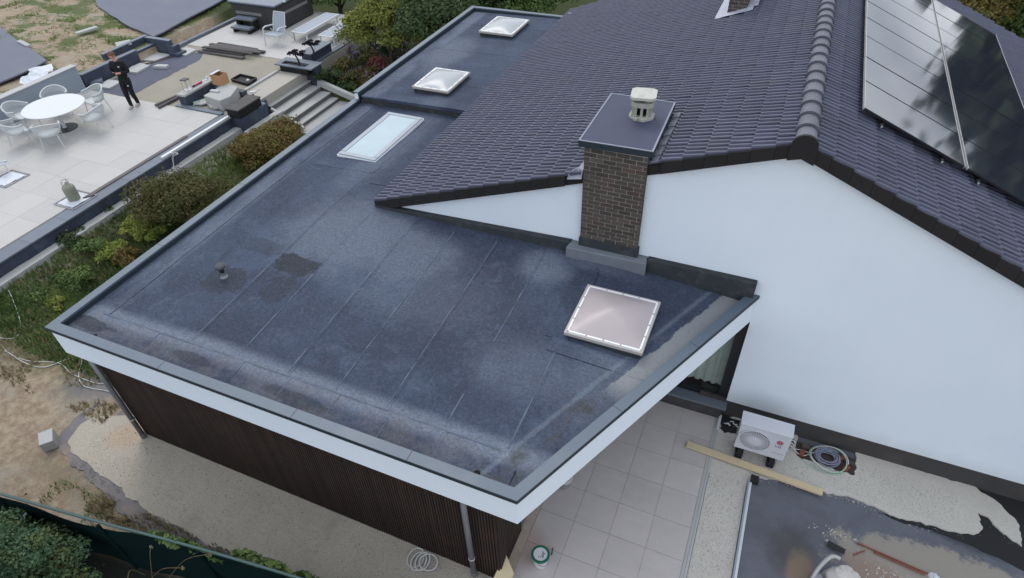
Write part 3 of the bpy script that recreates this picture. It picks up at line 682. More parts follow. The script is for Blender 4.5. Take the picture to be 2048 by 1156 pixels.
# upstand (kerb) along the gable wall and under the eave
kp = MB()
zk = 3.35
for x0, x1 in ((-6.55, -2.62), (-1.30, .42)):
    MB().prism([(x0, YC - .015), (x1, YC - .015), (x1, YP - .002), (x0, YP - .002)], lambda x, y: zd(x, y) - .02, lambda x, y: min(zk, ZL(x) - .1)).build('upstand', 'bitdark', flat, bevel=.012)
MB().prism([(-6.62, YV + .05), (-6.5, YV + .05), (-6.5, 12.5), (-6.62, 12.5)], 2.9, 3.16).build('eave_upstand', 'capedge', flat)
# step up to the rear roof
rear = MB().prism([(-9.6, 12.5), (-6.4, 12.5), (-6.4, 19.1), (-9.6, 19.1)], 2.85, lambda x, y: 3.11 + .07 * cl((x + 9.6) / 3)).build('rear_flat_roof', 'bitumen', house)
rs = [12.52, 13.75, 14.9, 15.9, 16.9, 18.0, 19.08]
for i in range(6):
    MB().prism([(-9.6, rs[i] - .06), (-6.4, rs[i] - .06), (-6.4, rs[i + 1]), (-9.6, rs[i + 1])], 3.0, lambda x, y, i=i: 3.116 + .004 * (i % 2) + .07 * cl((x + 9.6) / 3)).build('roof_sheet', 'bitumen', rear)
MB().prism([(-9.58, 12.42), (-6.62, 12.42), (-6.62, 12.50), (-9.58, 12.50)], 2.9, lambda x, y: 3.128 + .07 * cl((x + 9.6) / 3)).build('step_riser', 'bitdark', rear, bevel=.02)
MB().prism([(-9.58, 12.40), (-6.62, 12.40), (-6.62, 12.72), (-9.58, 12.72)], 3.10, lambda x, y: 3.135 + .07 * cl((x + 9.6) / 3)).build('step_sheet', 'bitblock' if 0 else 'bitumen', rear)
rc = [(-6.3, 19.24), (-9.77, 19.24), (-9.77, 12.36)]
ring(0, .14, 3.2, 3.235, 'parapet_cap', 'cap', ch=rc); ring(.13, .15, 3.0, 3.199, 'parapet_lining', 'darkjoint', ch=rc); ring(.03, .12, 2.5, 3.199, 'fascia', 'plaster', ch=rc)
MB().box(-6.45, -6.1, 19.1, 19.24, 3.1, 3.35).build('parapet_cap', 'cap', house)

# skylights
def dome_light(x0, x1, y0, y1, zb, zt, rise, dome, white, pyr=0., label=None):
    f = MB().box(x0 + .03, x1 - .03, y0 + .03, y1 - .03, zb, zt - .062).build('skylight', 'bitdark', house); f['label'] = label
    cx, cy, hx, hy = (x0 + x1) / 2, (y0 + y1) / 2, (x1 - x0) / 2, (y1 - y0) / 2
    b = MB()
    for (a0, a1, c0, c1) in ((x0, x1, y0, y0 + .09), (x0, x1, y1 - .09, y1), (x0, x0 + .09, y0 + .09, y1 - .09), (x1 - .09, x1, y0 + .09, y1 - .09)): b.box(a0, a1, c0, c1, zt - .062, zt)
    b.build('frame', 'skyframe', f, bevel=.008)
    b = MB(); e0, e1 = .035, .062
    for (a0, a1, c0, c1) in ((x0 + e0, x1 - e0, y0 + e0, y0 + e1), (x0 + e0, x1 - e0, y1 - e1, y1 - e0), (x0 + e0, x0 + e1, y0 + e1, y1 - e1), (x1 - e1, x1 - e0, y0 + e1, y1 - e1)): b.box(a0, a1, c0, c1, zt - .002, zt + .006)
    b.build('clamp_strip', white, f)
    b = MB(); N = 18
    for j in range(N + 1):
        for i in range(N + 1):
            u, v = i / N * 2 - 1, j / N * 2 - 1; s_ = (1 - abs(u) ** 2.2) * (1 - abs(v) ** 2.2); py_ = 1 - (abs(u) ** 5 + abs(v) ** 5) ** .2; ri = rise * ((1 - pyr) * max(0, s_) ** .8 + pyr * max(0, py_) ** .95)
            b.v.append((cx + u * (hx - .066), cy + v * (hy - .066), zt + .001 + ri))
    for j in range(N):
        for i in range(N): a = j * (N + 1) + i; b.f.append((a, a + 1, a + N + 2, a + N + 1))
    b.build('dome', dome, f, smooth=True)
    m = MB().lathe([(.013, 0), (.013, .008), (.007, .013)], n=8).build('screw', 'screw', f, local=True); m.location = Vector((x0 + .048, y0 + .048, zt + .006)) - Vector(WL[f.name])
    for k in (.28, .5, .72, .97):
        for (px_, py_) in ((x0 + (x1 - x0) * k, y0 + .048), (x0 + (x1 - x0) * (1 - k), y1 - .048), (x0 + .048, y1 - (y1 - y0) * k), (x1 - .048, y0 + (y1 - y0) * k)):
            place(m.data, 'screw', f, Matrix.Translation((px_, py_, zt + .006)))
    return f
dome_light(-2.085, -.89, 6.375, 7.55, 2.95, 3.135, .19, 'dome', 'skywhite', .7, label='large pinkish dome skylight with white frame near the diagonal parapet')
dome_light(-8.44, -7.42, 13.0, 14.26, 3.0, 3.3, .11, 'dome2', 'skywhite', label='pale dome skylight in the middle of the rear roof')
dome_light(-8.50, -7.42, 17.05, 18.4, 3.0, 3.3, .11, 'dome2', 'skywhite', label='pale dome skylight at the far end of the rear roof')
x0, x1, y0, y1, zt = -8.56, -7.60, 9.86, 12.0, 3.06
f = MB().box(x0 + .03, x1 - .03, y0 + .03, y1 - .03, 2.85, zt - .04).build('skylight', 'bitdark', house); f['label'] = 'long flat skylight with pale blue glass and grey frame'
b = MB()
for (a0, a1, c0, c1) in ((x0, x1, y0, y0 + .13), (x0, x1, y1 - .13, y1), (x0, x0 + .13, y0 + .13, y1 - .13), (x1 - .13, x1, y0 + .13, y1 - .13)): b.box(a0 + .005, a1 - .005, c0 + .005, c1 - .005, zt - .045, zt)
b.build('frame', 'skygrey', f, bevel=.01)
b = MB()
for (a0, a1, c0, c1) in ((x0 - .012, x1 + .012, y0 - .012, y0 + .02), (x0 - .012, x1 + .012, y1 - .02, y1 + .012), (x0 - .012, x0 + .02, y0 + .02, y1 - .02), (x1 - .02, x1 + .012, y0 + .02, y1 - .02)): b.box(a0, a1, c0, c1, zt - .085, zt - .03)
b.build('clamp_strip', 'skywhite', f)
MB().box(x0 + .13, x1 - .13, y0 + .13, y1 - .13, zt - .03, zt - .01).build('pane', 'skylightglass', f)
# roof vent and drain
p = (-8.03, 5.68); zz = zd(*p)
v_ = MB().lathe([(.075, 0), (.05, .03), (.038, .05), (.038, .12)], (*p, zz), 16).build('roof_vent', 'zinc', house, smooth=False)
MB().lathe([(.04, 0), (.043, .03), (.04, .06)], (p[0], p[1], zz + .11), 16).build('collar', 'black', v_)
MB().lathe([(.03, 0), (.03, .05), (.085, .055), (.09, .085), (.07, .105), (.02, .112)], (p[0], p[1], zz + .16), 20).build('cowl', simple('grimy_cowl', (.06, .06, .065), .8, .5, 30), v_)
MB().lathe([(.045, 0), (.045, .002)], (-2.33, 3.83, 2.937), 18).build('drain_hole', 'void', house)
MB().lathe([(.03, 0), (.03, .002)], (-9.0, 3.83, 2.937), 18).build('drain_hole', 'void', house)

# ------------------------------------------------------------ tiled roof
TW, TE, TLn = .23, .31, .345
def tile_mesh(mir=False):
    b = MB(); n = 8; us = [TW * q for q in (0, .07, .16, .33, .5, .57, .66, .83, 1.)]; ws = [-.016, .014, .018, .004, -.016, .014, .018, .004, -.016]
    if mir: us = [TW - u for u in us][::-1]; ws = ws[::-1]
    for v, w_ in ((0, .050), (TLn, .012)):
        for i in range(n + 1): b.v.append((v, us[i], w_ + ws[i]))
    for i in range(n + 1): b.v.append((0, us[i], .002 + .3 * ws[i]))
    k = n + 1
    for i in range(n): b.f.append((i, k + i, k + i + 1, i + 1)); b.f.append((2 * k + i, i, i + 1, 2 * k + i + 1))
    b.add([(0, 0, .0), (0, 0, .045), (TLn, 0, .019), (TLn, 0, .0)], [(0, 1, 2, 3)])
    return b
b = tile_mesh(); tb0_ = b; tm = bpy.data.meshes.new('roof_tile'); tm.from_pydata(b.v, [], b.f); tm.materials.append(MT['tile']); tm.update()
b = tile_mesh(True); tb1_ = b; tmr = bpy.data.meshes.new('roof_tile'); tmr.from_pydata(b.v, [], b.f); tmr.materials.append(MT['tile']); tmr.update()
cL, sL = 1 / math.hypot(1, SL), SL / math.hypot(1, SL); cR, sR = 1 / math.hypot(1, SR), SR / math.hypot(1, SR)
def frame_m(o, ex, ey, ez): return Matrix(((ex[0], ey[0], ez[0], o[0]), (ex[1], ey[1], ez[1], o[1]), (ex[2], ey[2], ez[2], o[2]), (0, 0, 0, 1)))
OFFS = .035
roofL = MB().prism_y([(-6.55, ZL(-6.55) - .06), (RX, RZ - .06), (RX, RZ - .24), (-6.55, ZL(-6.55) - .2)], YV + .02, 19.9).build('tiled_roof', 'verge', house)
roofR = MB().prism_y([(RX, RZ - .06), (7.7, ZR(7.7) - .06), (7.7, ZR(7.7) - .24), (RX, RZ - .24)], YV + .02, 19.9).build('tiled_roof', 'verge', house)
cand = []
nL = 24; x_e = -6.74; ycols = [YV + TW * i for i in range(50)]
stepL = TE * cL; x_e = RX - .06 - nL * stepL + .02
for i in range(nL):
    x = x_e + i * stepL
    for y in ycols:
        if -2.5 < x + .15 < -1.48 and y < 9.85: continue                 # the chimney stands here
        if -1.50 < x + .1 < -.98 and 14.75 < y < 16.2: continue
        cand.append(('L', frame_m((x, y, ZL(x) - OFFS), (cL, 0, sL), (0, 1, 0), (-sL, 0, cL)), (x, y, ZL(x))))
stepR = TE * cR; nR = 23
for i in range(nR):
    x = RX + .08 + (i + 1) * stepR
    for y in ycols: cand.append(('R', frame_m((x, y + TW, ZR(x) - OFFS), (-cR, 0, sR), (0, -1, 0), (sR, 0, cR)), (x, y, ZR(x))))
def pix(p):
    q = RC @ (np.array(p) - np.array([0, 0, H])); return 1024 + F * q[0] / q[2], 578 + F * q[1] / q[2], q[2]
sc_ = []
for c in cand:
    u, v, d = pix(c[2]); vis = 0 <= u <= 2040 and 0 <= v <= 1156
    sc_.append(d if vis else d + 100)
order = np.argsort(sc_); near = set(order[:300].tolist()); far = {'L': MB(), 'R': MB()}
tv = np.array([list(v) + [1] for v in tb0_.v]); tv1 = np.array([list(v) + [1] for v in tb1_.v])
for i, c in enumerate(cand):
    jit = Matrix.Translation((random.uniform(-.003, .003), random.uniform(-.002, .002), random.uniform(-.002, .003)))
    if i in near: place(tm if c[0] == 'L' else tmr, 'roof_tile', roofL if c[0] == 'L' else roofR, jit @ c[1])
    else:
        mw_ = np.array(jit @ c[1]); far[c[0]].add(((tv if c[0] == 'L' else tv1) @ mw_.T)[:, :3], tb0_.f)
MB.build(far['L'], 'roof_tiles', 'tile', roofL, kind='stuff'); MB.build(far['R'], 'roof_tiles', 'tile', roofR, kind='stuff')
# dark verge pieces, one to each course, stepping with the tiles
for i in range(nL):
    x = x_e + i * stepL
    if -2.62 < x + .15 < -1.42: continue
    dz = .19; x1_ = x + stepL - .004
    MB().prism_y([(x, ZL(x) - .01), (x1_, ZL(x1_) - .025), (x1_, ZL(x1_) - .02 - dz), (x, ZL(x) - .02 - dz)], YV - .025, YV + .015).build('verge_tile', 'verge', roofL)
for i in range(nR):
    x = RX + .08 + (i + 1) * stepR; x1_ = x - stepR + .004
    MB().prism_y([(x, ZR(x) - .01), (x1_, ZR(x1_) - .025), (x1_, ZR(x1_) - .22), (x, ZR(x) - .22)], YV - .025, YV + .015).build('verge_tile', 'verge', roofR)
# ridge tiles: half-round, tapered, each over the next
def ridge_mesh():
    b = MB(); n = 10; L0 = .42
    for v, r, z in ((0, .150, 0), (.03, .150, 0), (.032, .138, 0), (L0, .118, -.012)):
        for i in range(n + 1): t = math.pi * (i / n * 1.10 - .05); b.v.append((math.cos(t) * r * 1.05, v, z + math.sin(t) * r * .85))
    for j in range(3):
        for i in range(n): a = j * (n + 1) + i; b.f.append((a, a + 1, a + n + 2, a + n + 1))
    k = len(b.v)
    for i in range(n + 1): t = math.pi * (i / n * 1.10 - .05); b.v.append((math.cos(t) * .118, 0.0, math.sin(t) * .095))
    for i in range(n): b.f.append((i + 1, i, k + i, k + i + 1))
    return b
b = ridge_mesh(); rm = bpy.data.meshes.new('ridge_tile'); rm.from_pydata(b.v, [], b.f); rm.materials.append(MT['ridge']); rm.update()
for i in range(32):
    y = YV - .04 + i * .372
    if y < 19.7: place(rm, 'ridge_tile', roofL, Matrix.Translation((RX, y, RZ - .035 + random.uniform(-.003, .003))) @ Matrix.Rotation(random.uniform(-.01, .01), 4, 'Z'))
cp = MB(); n = 10
pl_ = [(RX + math.cos(math.pi * i / n) * .165, RZ - .05 + math.sin(math.pi * i / n) * .15) for i in range(n + 1)] + [(RX - .17, RZ - .29), (RX, RZ - .24), (RX + .17, RZ - .31)]
MB().prism_y(pl_, YV - .05, YV - .005).build('ridge_end', 'verge', roofL)

# ------------------------------------------------------------ chimney with bricks
cx0, cx1, cy0, cy1 = -2.46, -1.49, YC, 9.84; cz0, cz1 = 3.50, 5.21
core = MB().box(cx0 + .008, cx1 - .008, cy0 + .008, cy1 - .008, 3.2, cz1).build('chimney', 'mortar', house)
BH, BJ, BL = .0635, .0125, .19
def brick_m(l, d_, h): 
    return MB().box(0, l, 0, d_, 0, h)
me_b = {}
def brick(l, ax, x, y, z):
    key = (round(l, 3), ax)
    if key not in me_b:
        b_ = MB().box(0, l, 0, .09, 0, BH) if ax == 'x' else MB().box(-.09, 0, 0, l, 0, BH)
        m = bpy.data.meshes.new('brick'); m.from_pydata(b_.v, [], b_.f); m.materials.append(MT['brick']); m.update(); me_b[key] = m
    place(me_b[key], 'brick', core, Matrix.Translation((x, y, z)))
rows = int((cz1 - cz0) / (BH + BJ)) + 1
for r in range(rows):
    z = cz0 + .006 + r * (BH + BJ)
    if z + BH > cz1: break
    x = cx0; offx = (.092 if r % 2 else BL)
    segs = []; cur_x = cx0; l = .09 if r % 2 else BL
    while cur_x < cx1 - .02:
        l2 = min(l, cx1 - cur_x); 
        if cx1 - cur_x - l2 - BJ < .04: l2 = cx1 - cur_x
        brick(l2, 'x', cur_x, cy0 - random.uniform(0, .004), z); cur_x += l2 + BJ; l = BL
    zroof = ZL(cx1)
    y = cy0 + .09 + BJ if r % 2 == 0 else cy0 + .09 + BJ
    while y < cy1 - .02 and (z > zroof - .12):
        l2 = min(BL, cy1 - y); brick(l2, 'y', cx1 + random.uniform(0, .003), y, z); y += l2 + BJ
MB().box(cx0 - .02, cx1 + .02, cy0 - .02, cy1, 3.3, 3.50).build('apron', 'bitdark', core, bevel=.01)
MB().prism([(cx0 - .2, YC - .15), (cx1 + .2, YC - .11), (cx1 + .17, YP - .003), (cx0 - .17, YP - .003)], 2.9, 3.34).build('kerb_block', 'bitblock', core, bevel=.02)
capm = MB().prism([(-2.54, 8.19), (-1.43, 8.22), (-1.47, 9.90), (-2.54, 9.90)], 5.205, 5.30).build('chimney_cap', 'bitcap', core, bevel=.006)
b = MB(); q = [(-2.545, 8.185), (-1.425, 8.215), (-1.465, 9.905), (-2.545, 9.905)]; qi = [(-2.52, 8.21), (-1.455, 8.24), (-1.49, 9.88), (-2.52, 9.88)]
for i in range(4): b.prism([q[i], q[(i + 1) % 4], qi[(i + 1) % 4], qi[i]], 5.298, 5.306)
b.build('cap_rim', 'capedge', core)
b = MB(); 
for i in range(4): b.prism([q[i], q[(i + 1) % 4], qi[(i + 1) % 4], qi[i]], 5.20, 5.297)
b.build('cap_drip', 'darkjoint', core)
# flue pot: base ring, eight pillars round a dark core, octagonal slab
pc = (-1.86, 9.25); zc = 5.30
def octa(R1, cut, z0, z1, a=.15):
    q = []
    for k_ in range(4):
        for d_ in (-1, 1):
            t = math.pi / 2 * k_; u, v = R1, d_ * (R1 - cut); q.append((pc[0] + math.cos(t + a) * u - math.sin(t + a) * v, pc[1] + math.sin(t + a) * u + math.cos(t + a) * v))
    return MB().prism(q, z0, z1)
MB().lathe([(.205, 0), (.205, .035), (.175, .06)], (*pc, zc), 8, R_(22.5)).build('flue_base', 'flue', core)
MB().lathe([(.108, 0), (.108, .27)], (*pc, zc + .05), 12).build('flue_core', 'void', core)
b = MB()
for k_ in range(12):
    t = math.pi / 2 * (k_ // 3) + .15; d = Vector((math.cos(t), math.sin(t), 0)); s2 = Vector((-d.y, d.x, 0)); b.obox(Vector((*pc, zc + .13)) + d * .135 + s2 * .093 * (k_ % 3 - 1), d, s2, (0, 0, 1), .022, .019, .085)
b.build('flue_pillars', 'flue', core)
octa(.172, .06, zc + .205, zc + .285).build('flue_ring', 'flue', core, bevel=.008)
for k_ in range(4):
    t = 2 * math.pi * (k_ + .5) / 4; MB().box(pc[0] + math.cos(t) * .12 - .025, pc[0] + math.cos(t) * .12 + .025, pc[1] + math.sin(t) * .12 - .025, pc[1] + math.sin(t) * .12 + .025, zc + .28, zc + .335).build('flue_spacer', 'flue', core)
octa(.195, .055, zc + .335, zc + .385).build('flue_cover', 'fluetop', core, bevel=.008)
# crumpled lead at the chimney's left foot and its right side
def lump(name, pts, mat, par, th=.012, seed=0):
    b = MB(); n = len(pts); c = sum((Vector(p) for p in pts), Vector()) / n; r = random.Random(seed)
    vs_ = [c + Vector((0, -.01, .02))] + [Vector(p) for p in pts]
    b.add(vs_, [(0, i + 1, (i + 1) % n + 1) for i in range(n)]); return b.build(name, mat, par)
lump('lead_flashing', [(-2.72, 8.22, ZL(-2.72) - .08), (-2.47, 8.20, ZL(-2.47) - .10), (-2.47, 8.24, ZL(-2.47) + .03), (-2.47, 8.75, ZL(-2.47) + .13), (-2.55, 8.6, ZL(-2.55) + .03), (-2.58, 8.42, ZL(-2.58) + .02), (-2.66, 8.34, ZL(-2.66) + .02), (-2.70, 8.26, ZL(-2.7) + .02)], 'lead', core)
b = MB()
for i in range(10):
    y = YC + .02 + i * .16; z0 = ZL(-1.45); b.obox((-1.40, y + .08, z0 + .02 + .02 * (i % 2)), (1, 0, .357), (0, 1, 0), (-.357, 0, 1), .05, .085, .010)
b.build('lead_flashing', 'bitblock', core)
# second stack with its flashing near the ridge
st = MB().box(-1.40, -1.02, 14.95, 15.9, 4.9, 6.4).build('chimney', 'mortar', house); st['label'] = 'smaller brick stack on the far part of the tiled roof'
for r in range(20):
    z = 5.02 + r * .076; o_ = .1 if r % 2 else 0; x = -1.40
    for l in ((.09, .19, .076) if r % 2 else (.19, .178)): place(me_b.get((.19, 'x')), 'brick', st, Matrix.Translation((x, 14.94, z)) @ Matrix.Diagonal((l / .19, 1, 1, 1))); x += l + .012
    y = 15.04
    while y < 15.8: place(me_b.get((.19, 'y')) or list(me_b.values())[0], 'brick', st, Matrix.Translation((-1.01, y, z))); y += .2025
fl = [(-1.62, 14.72), (-.93, 14.66), (-.88, 14.9), (-.80, 15.6), (-.80, 16.1), (-1.6, 16.1)]
hole = [(-1.42, 14.93), (-1.0, 14.93), (-1.0, 15.9), (-1.42, 15.9)]
b = MB()
for (x0, x1, y0, y1) in ((-1.62, -.88, 14.68, 14.93), (-1.62, -1.41, 14.93, 16.1), (-1.01, -.80, 14.93, 16.1)):
    nseg = 8
    for i in range(nseg):
        for j in range(nseg):
            a0 = x0 + (x1 - x0) * i / nseg; a1 = x0 + (x1 - x0) * (i + 1) / nseg; c0 = y0 + (y1 - y0) * j / nseg; c1 = y0 + (y1 - y0) * (j + 1) / nseg
            zf = lambda x, y: ZL(x) + .035 + .012 * mnoise.noise(Vector((x * 9, y * 9, 0))); b.add([(a0, c0, zf(a0, c0)), (a1, c0, zf(a1, c0)), (a1, c1, zf(a1, c1)), (a0, c1, zf(a0, c1))], [(0, 1, 2, 3)])
b.build('lead_flashing', simple('pale_lead', (.33, .34, .40), .6, .2, 6), st)

# ------------------------------------------------------------ solar panels
def solar_proto():
    r = thing('solar_panel', (0, 0, 0), 'x', 'solar panel', 'solar panels on the right roof slope')
    MB().box(0, 1.68, .012, .998, .0, .03).build('frame', 'solframe', r, local=True)
    MB().box(.012, 1.668, .02, .99, .03, .0335).build('glass', 'solar', r, local=True)
    MB().box(-.002, .012, .008, 1.002, -.002, .0365).build('edge_trim', 'solrail', r, local=True); MB().box(1.668, 1.682, .008, 1.002, -.002, .0365).build('edge_trim', 'solrail', r, local=True)
    return r
sp0 = solar_proto()
ordn = ['nearest', 'second', 'third', 'fourth', 'fifth', 'sixth', 'seventh', 'eighth']
for c_ in range(2):
    for i in range(8):
        o = sp0 if (c_ == 0 and i == 0) else copy_tree(sp0)
        xh = (1.16 if c_ == 0 else 2.735); y = 9.87 + 1.008 * i
        dz = .115 + random.uniform(-.002, .002)
        o.matrix_world = frame_m((xh + sR * dz, y, ZR(xh) + dz * cR), (cR, 0, -sR), (0, 1, 0), (sR, 0, cR))
        o['label'] = ('%s solar panel from the gable in the column beside the ridge' if c_ == 0 else '%s solar panel from the gable in the lower column') % ordn[i]
mr = thing('mounting_rails', (2, 9.8, ZR(2)), 'dark aluminium mounting rails and brackets under the solar panels', 'mounting rail')
for off_ in (.35, 1.35, 1.95, 2.95):
    x = 1.16 + off_ * cR; MB().bar((x + .03, 9.80, ZR(x) + .06), (x + .03, 17.9, ZR(x) + .06), .04, .05).build('rail', 'black', mr)
    MB().box(x + .02, x + .045, 9.78, 9.80, ZR(x) + .05, ZR(x) + .075).build('end_clamp', 'solrail', mr)

# ------------------------------------------------------------ rain pipes
def pipe(x, z0, z1, label, y=WY - .075):
    r = thing('rain_pipe', (x, y, z0), label, 'rain pipe', 'zinc rain pipes on the slatted wall')
    MB().tube([(x, y, z0), (x, y, z1)], .045, 14).build('pipe', 'zinc', r, smooth=True)
    for z in (z0 + .55, z1 - .3):
        MB().lathe([(.047, 0), (.054, .006), (.054, .03), (.047, .036)], (x, y, z), 14).build('bracket', 'solrail' if z < 1 else 'zinc', r)
        MB().box(x - .012, x + .012, y + .05, WY + .01, z + .005, z + .03).build('bracket', 'zinc', r)
    MB().lathe([(.052, 0), (.052, .12), (.047, .13)], (x, y, z0), 14).build('shoe', 'zinc', r)
pipe(-9.72, -.17, 2.56, 'grey zinc rain pipe at the left corner of the brown slatted wall')
pipe(-2.62, -.17, 2.56, 'grey zinc rain pipe near the right corner of the brown slatted wall')
#MORE#
# ------------------------------------------------------------ terrace and its walls
TZ = 1.0
MB().box(-22.15, -15.72, -6.4, 23.1, .55, .955).build('terrace_bed', 'mortar', kind='structure')
tp = thing('terrace_paving', (-19, 9, .96), 'large pale square tiles of the raised terrace with the round table', 'paving')
HOLES = [(-16.75, -15.98, 8.05, 8.85), (-19.75, -18.75, 8.05, 8.85)]
def pave(par, x0, x1, y0, y1, s, holes=()):
    nx_ = round((x1 - x0) / s); ny_ = round((y1 - y0) / s)
    for i in range(nx_):
        for j in range(ny_):
            a0, a1 = x0 + (x1 - x0) * i / nx_, x0 + (x1 - x0) * (i + 1) / nx_; c0, c1 = y0 + (y1 - y0) * j / ny_, y0 + (y1 - y0) * (j + 1) / ny_
            if any(h[0] < (a0 + a1) / 2 < h[1] and h[2] < (c0 + c1) / 2 < h[3] for h in holes): continue
            MB().box(a0 + .002, a1 - .002, c0 + .002, c1 - .002, .955, TZ + random.uniform(-.0015, .0008)).build('paving_tile', 'terrace', par)
pave(tp, -22.12, -16.17, -6.23, 13.57, .9)
up = thing('upper_paving', (-19, 20, .96), 'pale tiles of the upper terrace under the hot tub and loungers', 'paving')
pave(up, -21.85, -15.95, 18.05, 23.0, .9)
sheet('sand_bed', [(-22.1, 13.57), (-16.66, 13.57), (-16.66, 18.05), (-22.1, 18.05)], .985, 'sand', th=.1)
sheet('dark_gravel_belt', jag([(-21.9, 13.6), (-20.25, 13.6), (-20.2, 14.3), (-20.2, 17.0), (-20.6, 17.6), (-21.3, 17.3), (-21.75, 15.8), (-21.9, 14.9)], .1, .05, 9), .992, 'belt', th=.03)
# small open squares where a tile is missing
for cpx, lab, cp_ in (((152, 400), 'white sheet under the gas bottle in a dark steel frame', None), ((18, 358), 'white sheet in an open square frame at the left edge of the terrace', None)):
    c = at(*cpx, TZ); r = thing('floor_frame', (c.x, c.y, TZ), lab, 'floor frame'); s_ = .36
    for a, b_ in (((-s_, -s_), (s_, -s_)), ((s_, -s_), (s_, s_)), ((s_, s_), (-s_, s_)), ((-s_, s_), (-s_, -s_))):
        MB().bar((c.x + a[0], c.y + a[1], TZ + .01), (c.x + b_[0], c.y + b_[1], TZ + .01), .035, .02).build('frame_bar', 'greyplastic', r)
    bb = grid_poly([(c.x - .3, c.y - .3), (c.x + .26, c.y - .32), (c.x + .3, c.y + .3), (c.x - .28, c.y + .27)], lambda x, y: TZ + .02 + .02 * mnoise.noise(Vector((x * 8, y * 8, 1))), .07); bb.build('sheet', 'sheet', r)
# retaining wall with coping
rw = thing('retaining_wall', (-15.9, 9, .3), 'dark bluestone retaining wall along the terrace with a grey coping', 'retaining wall')
for k_ in range(20):
    y0 = -6.4 + k_ * 1.0; MB().box(-15.98, -15.70, y0 + .003, y0 + .997, .2, .96).build('wall_panel', 'blue', rw)
    MB().box(-16.10, -15.66, y0 + .003, y0 + .997, .962, 1.0 + random.uniform(0, .004)).build('coping_stone', 'bluecap', rw)
MB().box(-15.98, -15.27, 13.62, 14.78, .2, .985).build('wall_panel', 'blue', rw); MB().box(-15.98, -15.65, 14.78, 15.2, .2, .9).build('wall_panel', 'blue', rw)
MB().box(-16.12, -15.3, 14.45, 14.80, .987, 1.01).build('coping_stone', 'bluecap', rw)
MB().prism(jag([(-15.68, -6.4), (-15.68, 13.6), (-15.42, 13.6), (-15.40, -6.4)], .15, .02, 4), .3, .665).build('footing', 'conc', rw)
MB().prism([(-15.25, 13.5), (-15.25, 15.1), (-15.0, 15.15), (-15.05, 13.5)], .2, .62).build('footing', 'conc', rw)
MB().box(-16.15, -16.03, 8.5, 12.1, 1.0, 1.03).build('drain_board', 'oldwood'); tag(bpy.data.objects['drain_board'], 'long dark board lying flat along the terrace edge', 'board')
MB().box(-15.78, -15.68, 10.8, 13.55, 1.004, 1.07).build('white_board', 'white'); tag(bpy.data.objects['white_board'], 'long white board lying on the coping of the terrace wall', 'board')
for i, dxp in enumerate((0, 9)):
    a = at(341 + dxp, 306, 1.06); pts = [a, a + Vector((.12, .0, .0)), Vector((-15.62, a.y - .05, .95)), Vector((-15.6, a.y - .12 - .05 * i, .75)), Vector((-15.52, a.y - .3, .67))]
    tag(MB().tube(smoothpts(pts, 5), .013, 6).build('white_cable', 'palehose', smooth=True), ('left' if i == 0 else 'right') + ' of two white cables hanging over the terrace wall', 'cable', 'white cables over the wall')
# grey concrete wall behind the table
cw = thing('concrete_wall', (-22.25, 9, 1), 'long low grey concrete wall behind the round table', 'wall')
MB().box(-22.4, -22.15, -6.4, 13.62, .6, 1.79).build('wall', 'concb', cw); MB().box(-22.41, -22.12, -6.42, 13.65, 1.792, 1.82).build('coping', 'slabw', cw)
bw = thing('low_bluestone_wall', (-22.3, 15.5, .9), 'dark low bluestone wall behind the person with a light top', 'wall')
def lowwall(x0, x1, y0, y1, z1):
    MB().box(x0, x1, y0, y1, .7, z1).build('wall', 'blue', bw); MB().box(x0 - .01, x1 + .01, y0 - .01, y1 + .01, z1 + .002, z1 + .03).build('coping', 'bluecap', bw)
lowwall(-22.36, -22.2, 13.72, 16.1, 1.42); lowwall(-22.95, -22.8, 15.2, 17.22, 1.52); lowwall(-22.78, -21.55, 17.05, 17.2, 1.5); lowwall(-22.5, -22.38, 15.6, 17.03, 1.3)
MB().box(-21.53, -21.35, 17.0, 17.3, .8, 1.35).build('end_block', 'blue', bw, bevel=.01); MB().box(-21.6, -21.15, 16.9, 17.35, .8, 1.12).build('end_block', 'blue', bw, bevel=.01)
fk = thing('far_kerb', (-21.95, 19, .9), 'grey bluestone kerb between the sand and the upper terrace paving', 'kerb')
for k_ in range(6): MB().box(-22.03, -21.88, 17.25 + k_, 18.24 + k_, .8, 1.10 + .006 * (k_ % 2)).build('kerb_stone', 'bluecap', fk, bevel=.01)
def slab(name, poly, z0, z1, mat, label, cat, **k): 
    o = MB().prism([tuple(p[:2]) for p in poly], z0, z1).build(name, mat, **k); return tag(o, label, cat)
slab('paving_slab', [(-21.9, 13.83), (-21.94, 14.4), (-21.35, 14.46), (-21.3, 13.86)], .994, 1.045, 'slabw', 'loose pale slab lying on dark gravel left of the person', 'paving slab')
slab('paving_slab', [(-22.07, 15.5), (-22.04, 15.92), (-21.49, 15.84), (-21.43, 15.19), (-21.9, 15.15)], .994, 1.06, 'slabw', 'loose whitish slab behind the person, right of his elbow', 'paving slab')
slab('paving_slab', [(-22.3, 16.2), (-22.35, 16.98), (-21.6, 16.98), (-21.75, 16.3)], .987, 1.03, 'slabw', 'pale slab in the corner of the low bluestone wall', 'paving slab')
slab('paving_slab', [(-21.49, 17.12), (-21.6, 17.75), (-20.99, 17.68), (-20.96, 17.09)], .994, 1.045, 'slabw', 'loose pale slab beside the pile of old planks', 'paving slab')
slab('stone_block', [(-21.24, 15.76), (-20.72, 15.88), (-20.76, 16.08), (-21.2, 15.98)], .99, 1.10, 'slabw', 'small pale stone block alone on the dark gravel', 'block', bevel=.015)
slab('stone_block', [(-22.1, 13.8), (-21.85, 14.12), (-22.12, 14.3), (-22.18, 14.0)], .99, 1.14, 'bluecap', 'small grey block against the foot of the bluestone wall', 'block', bevel=.01)
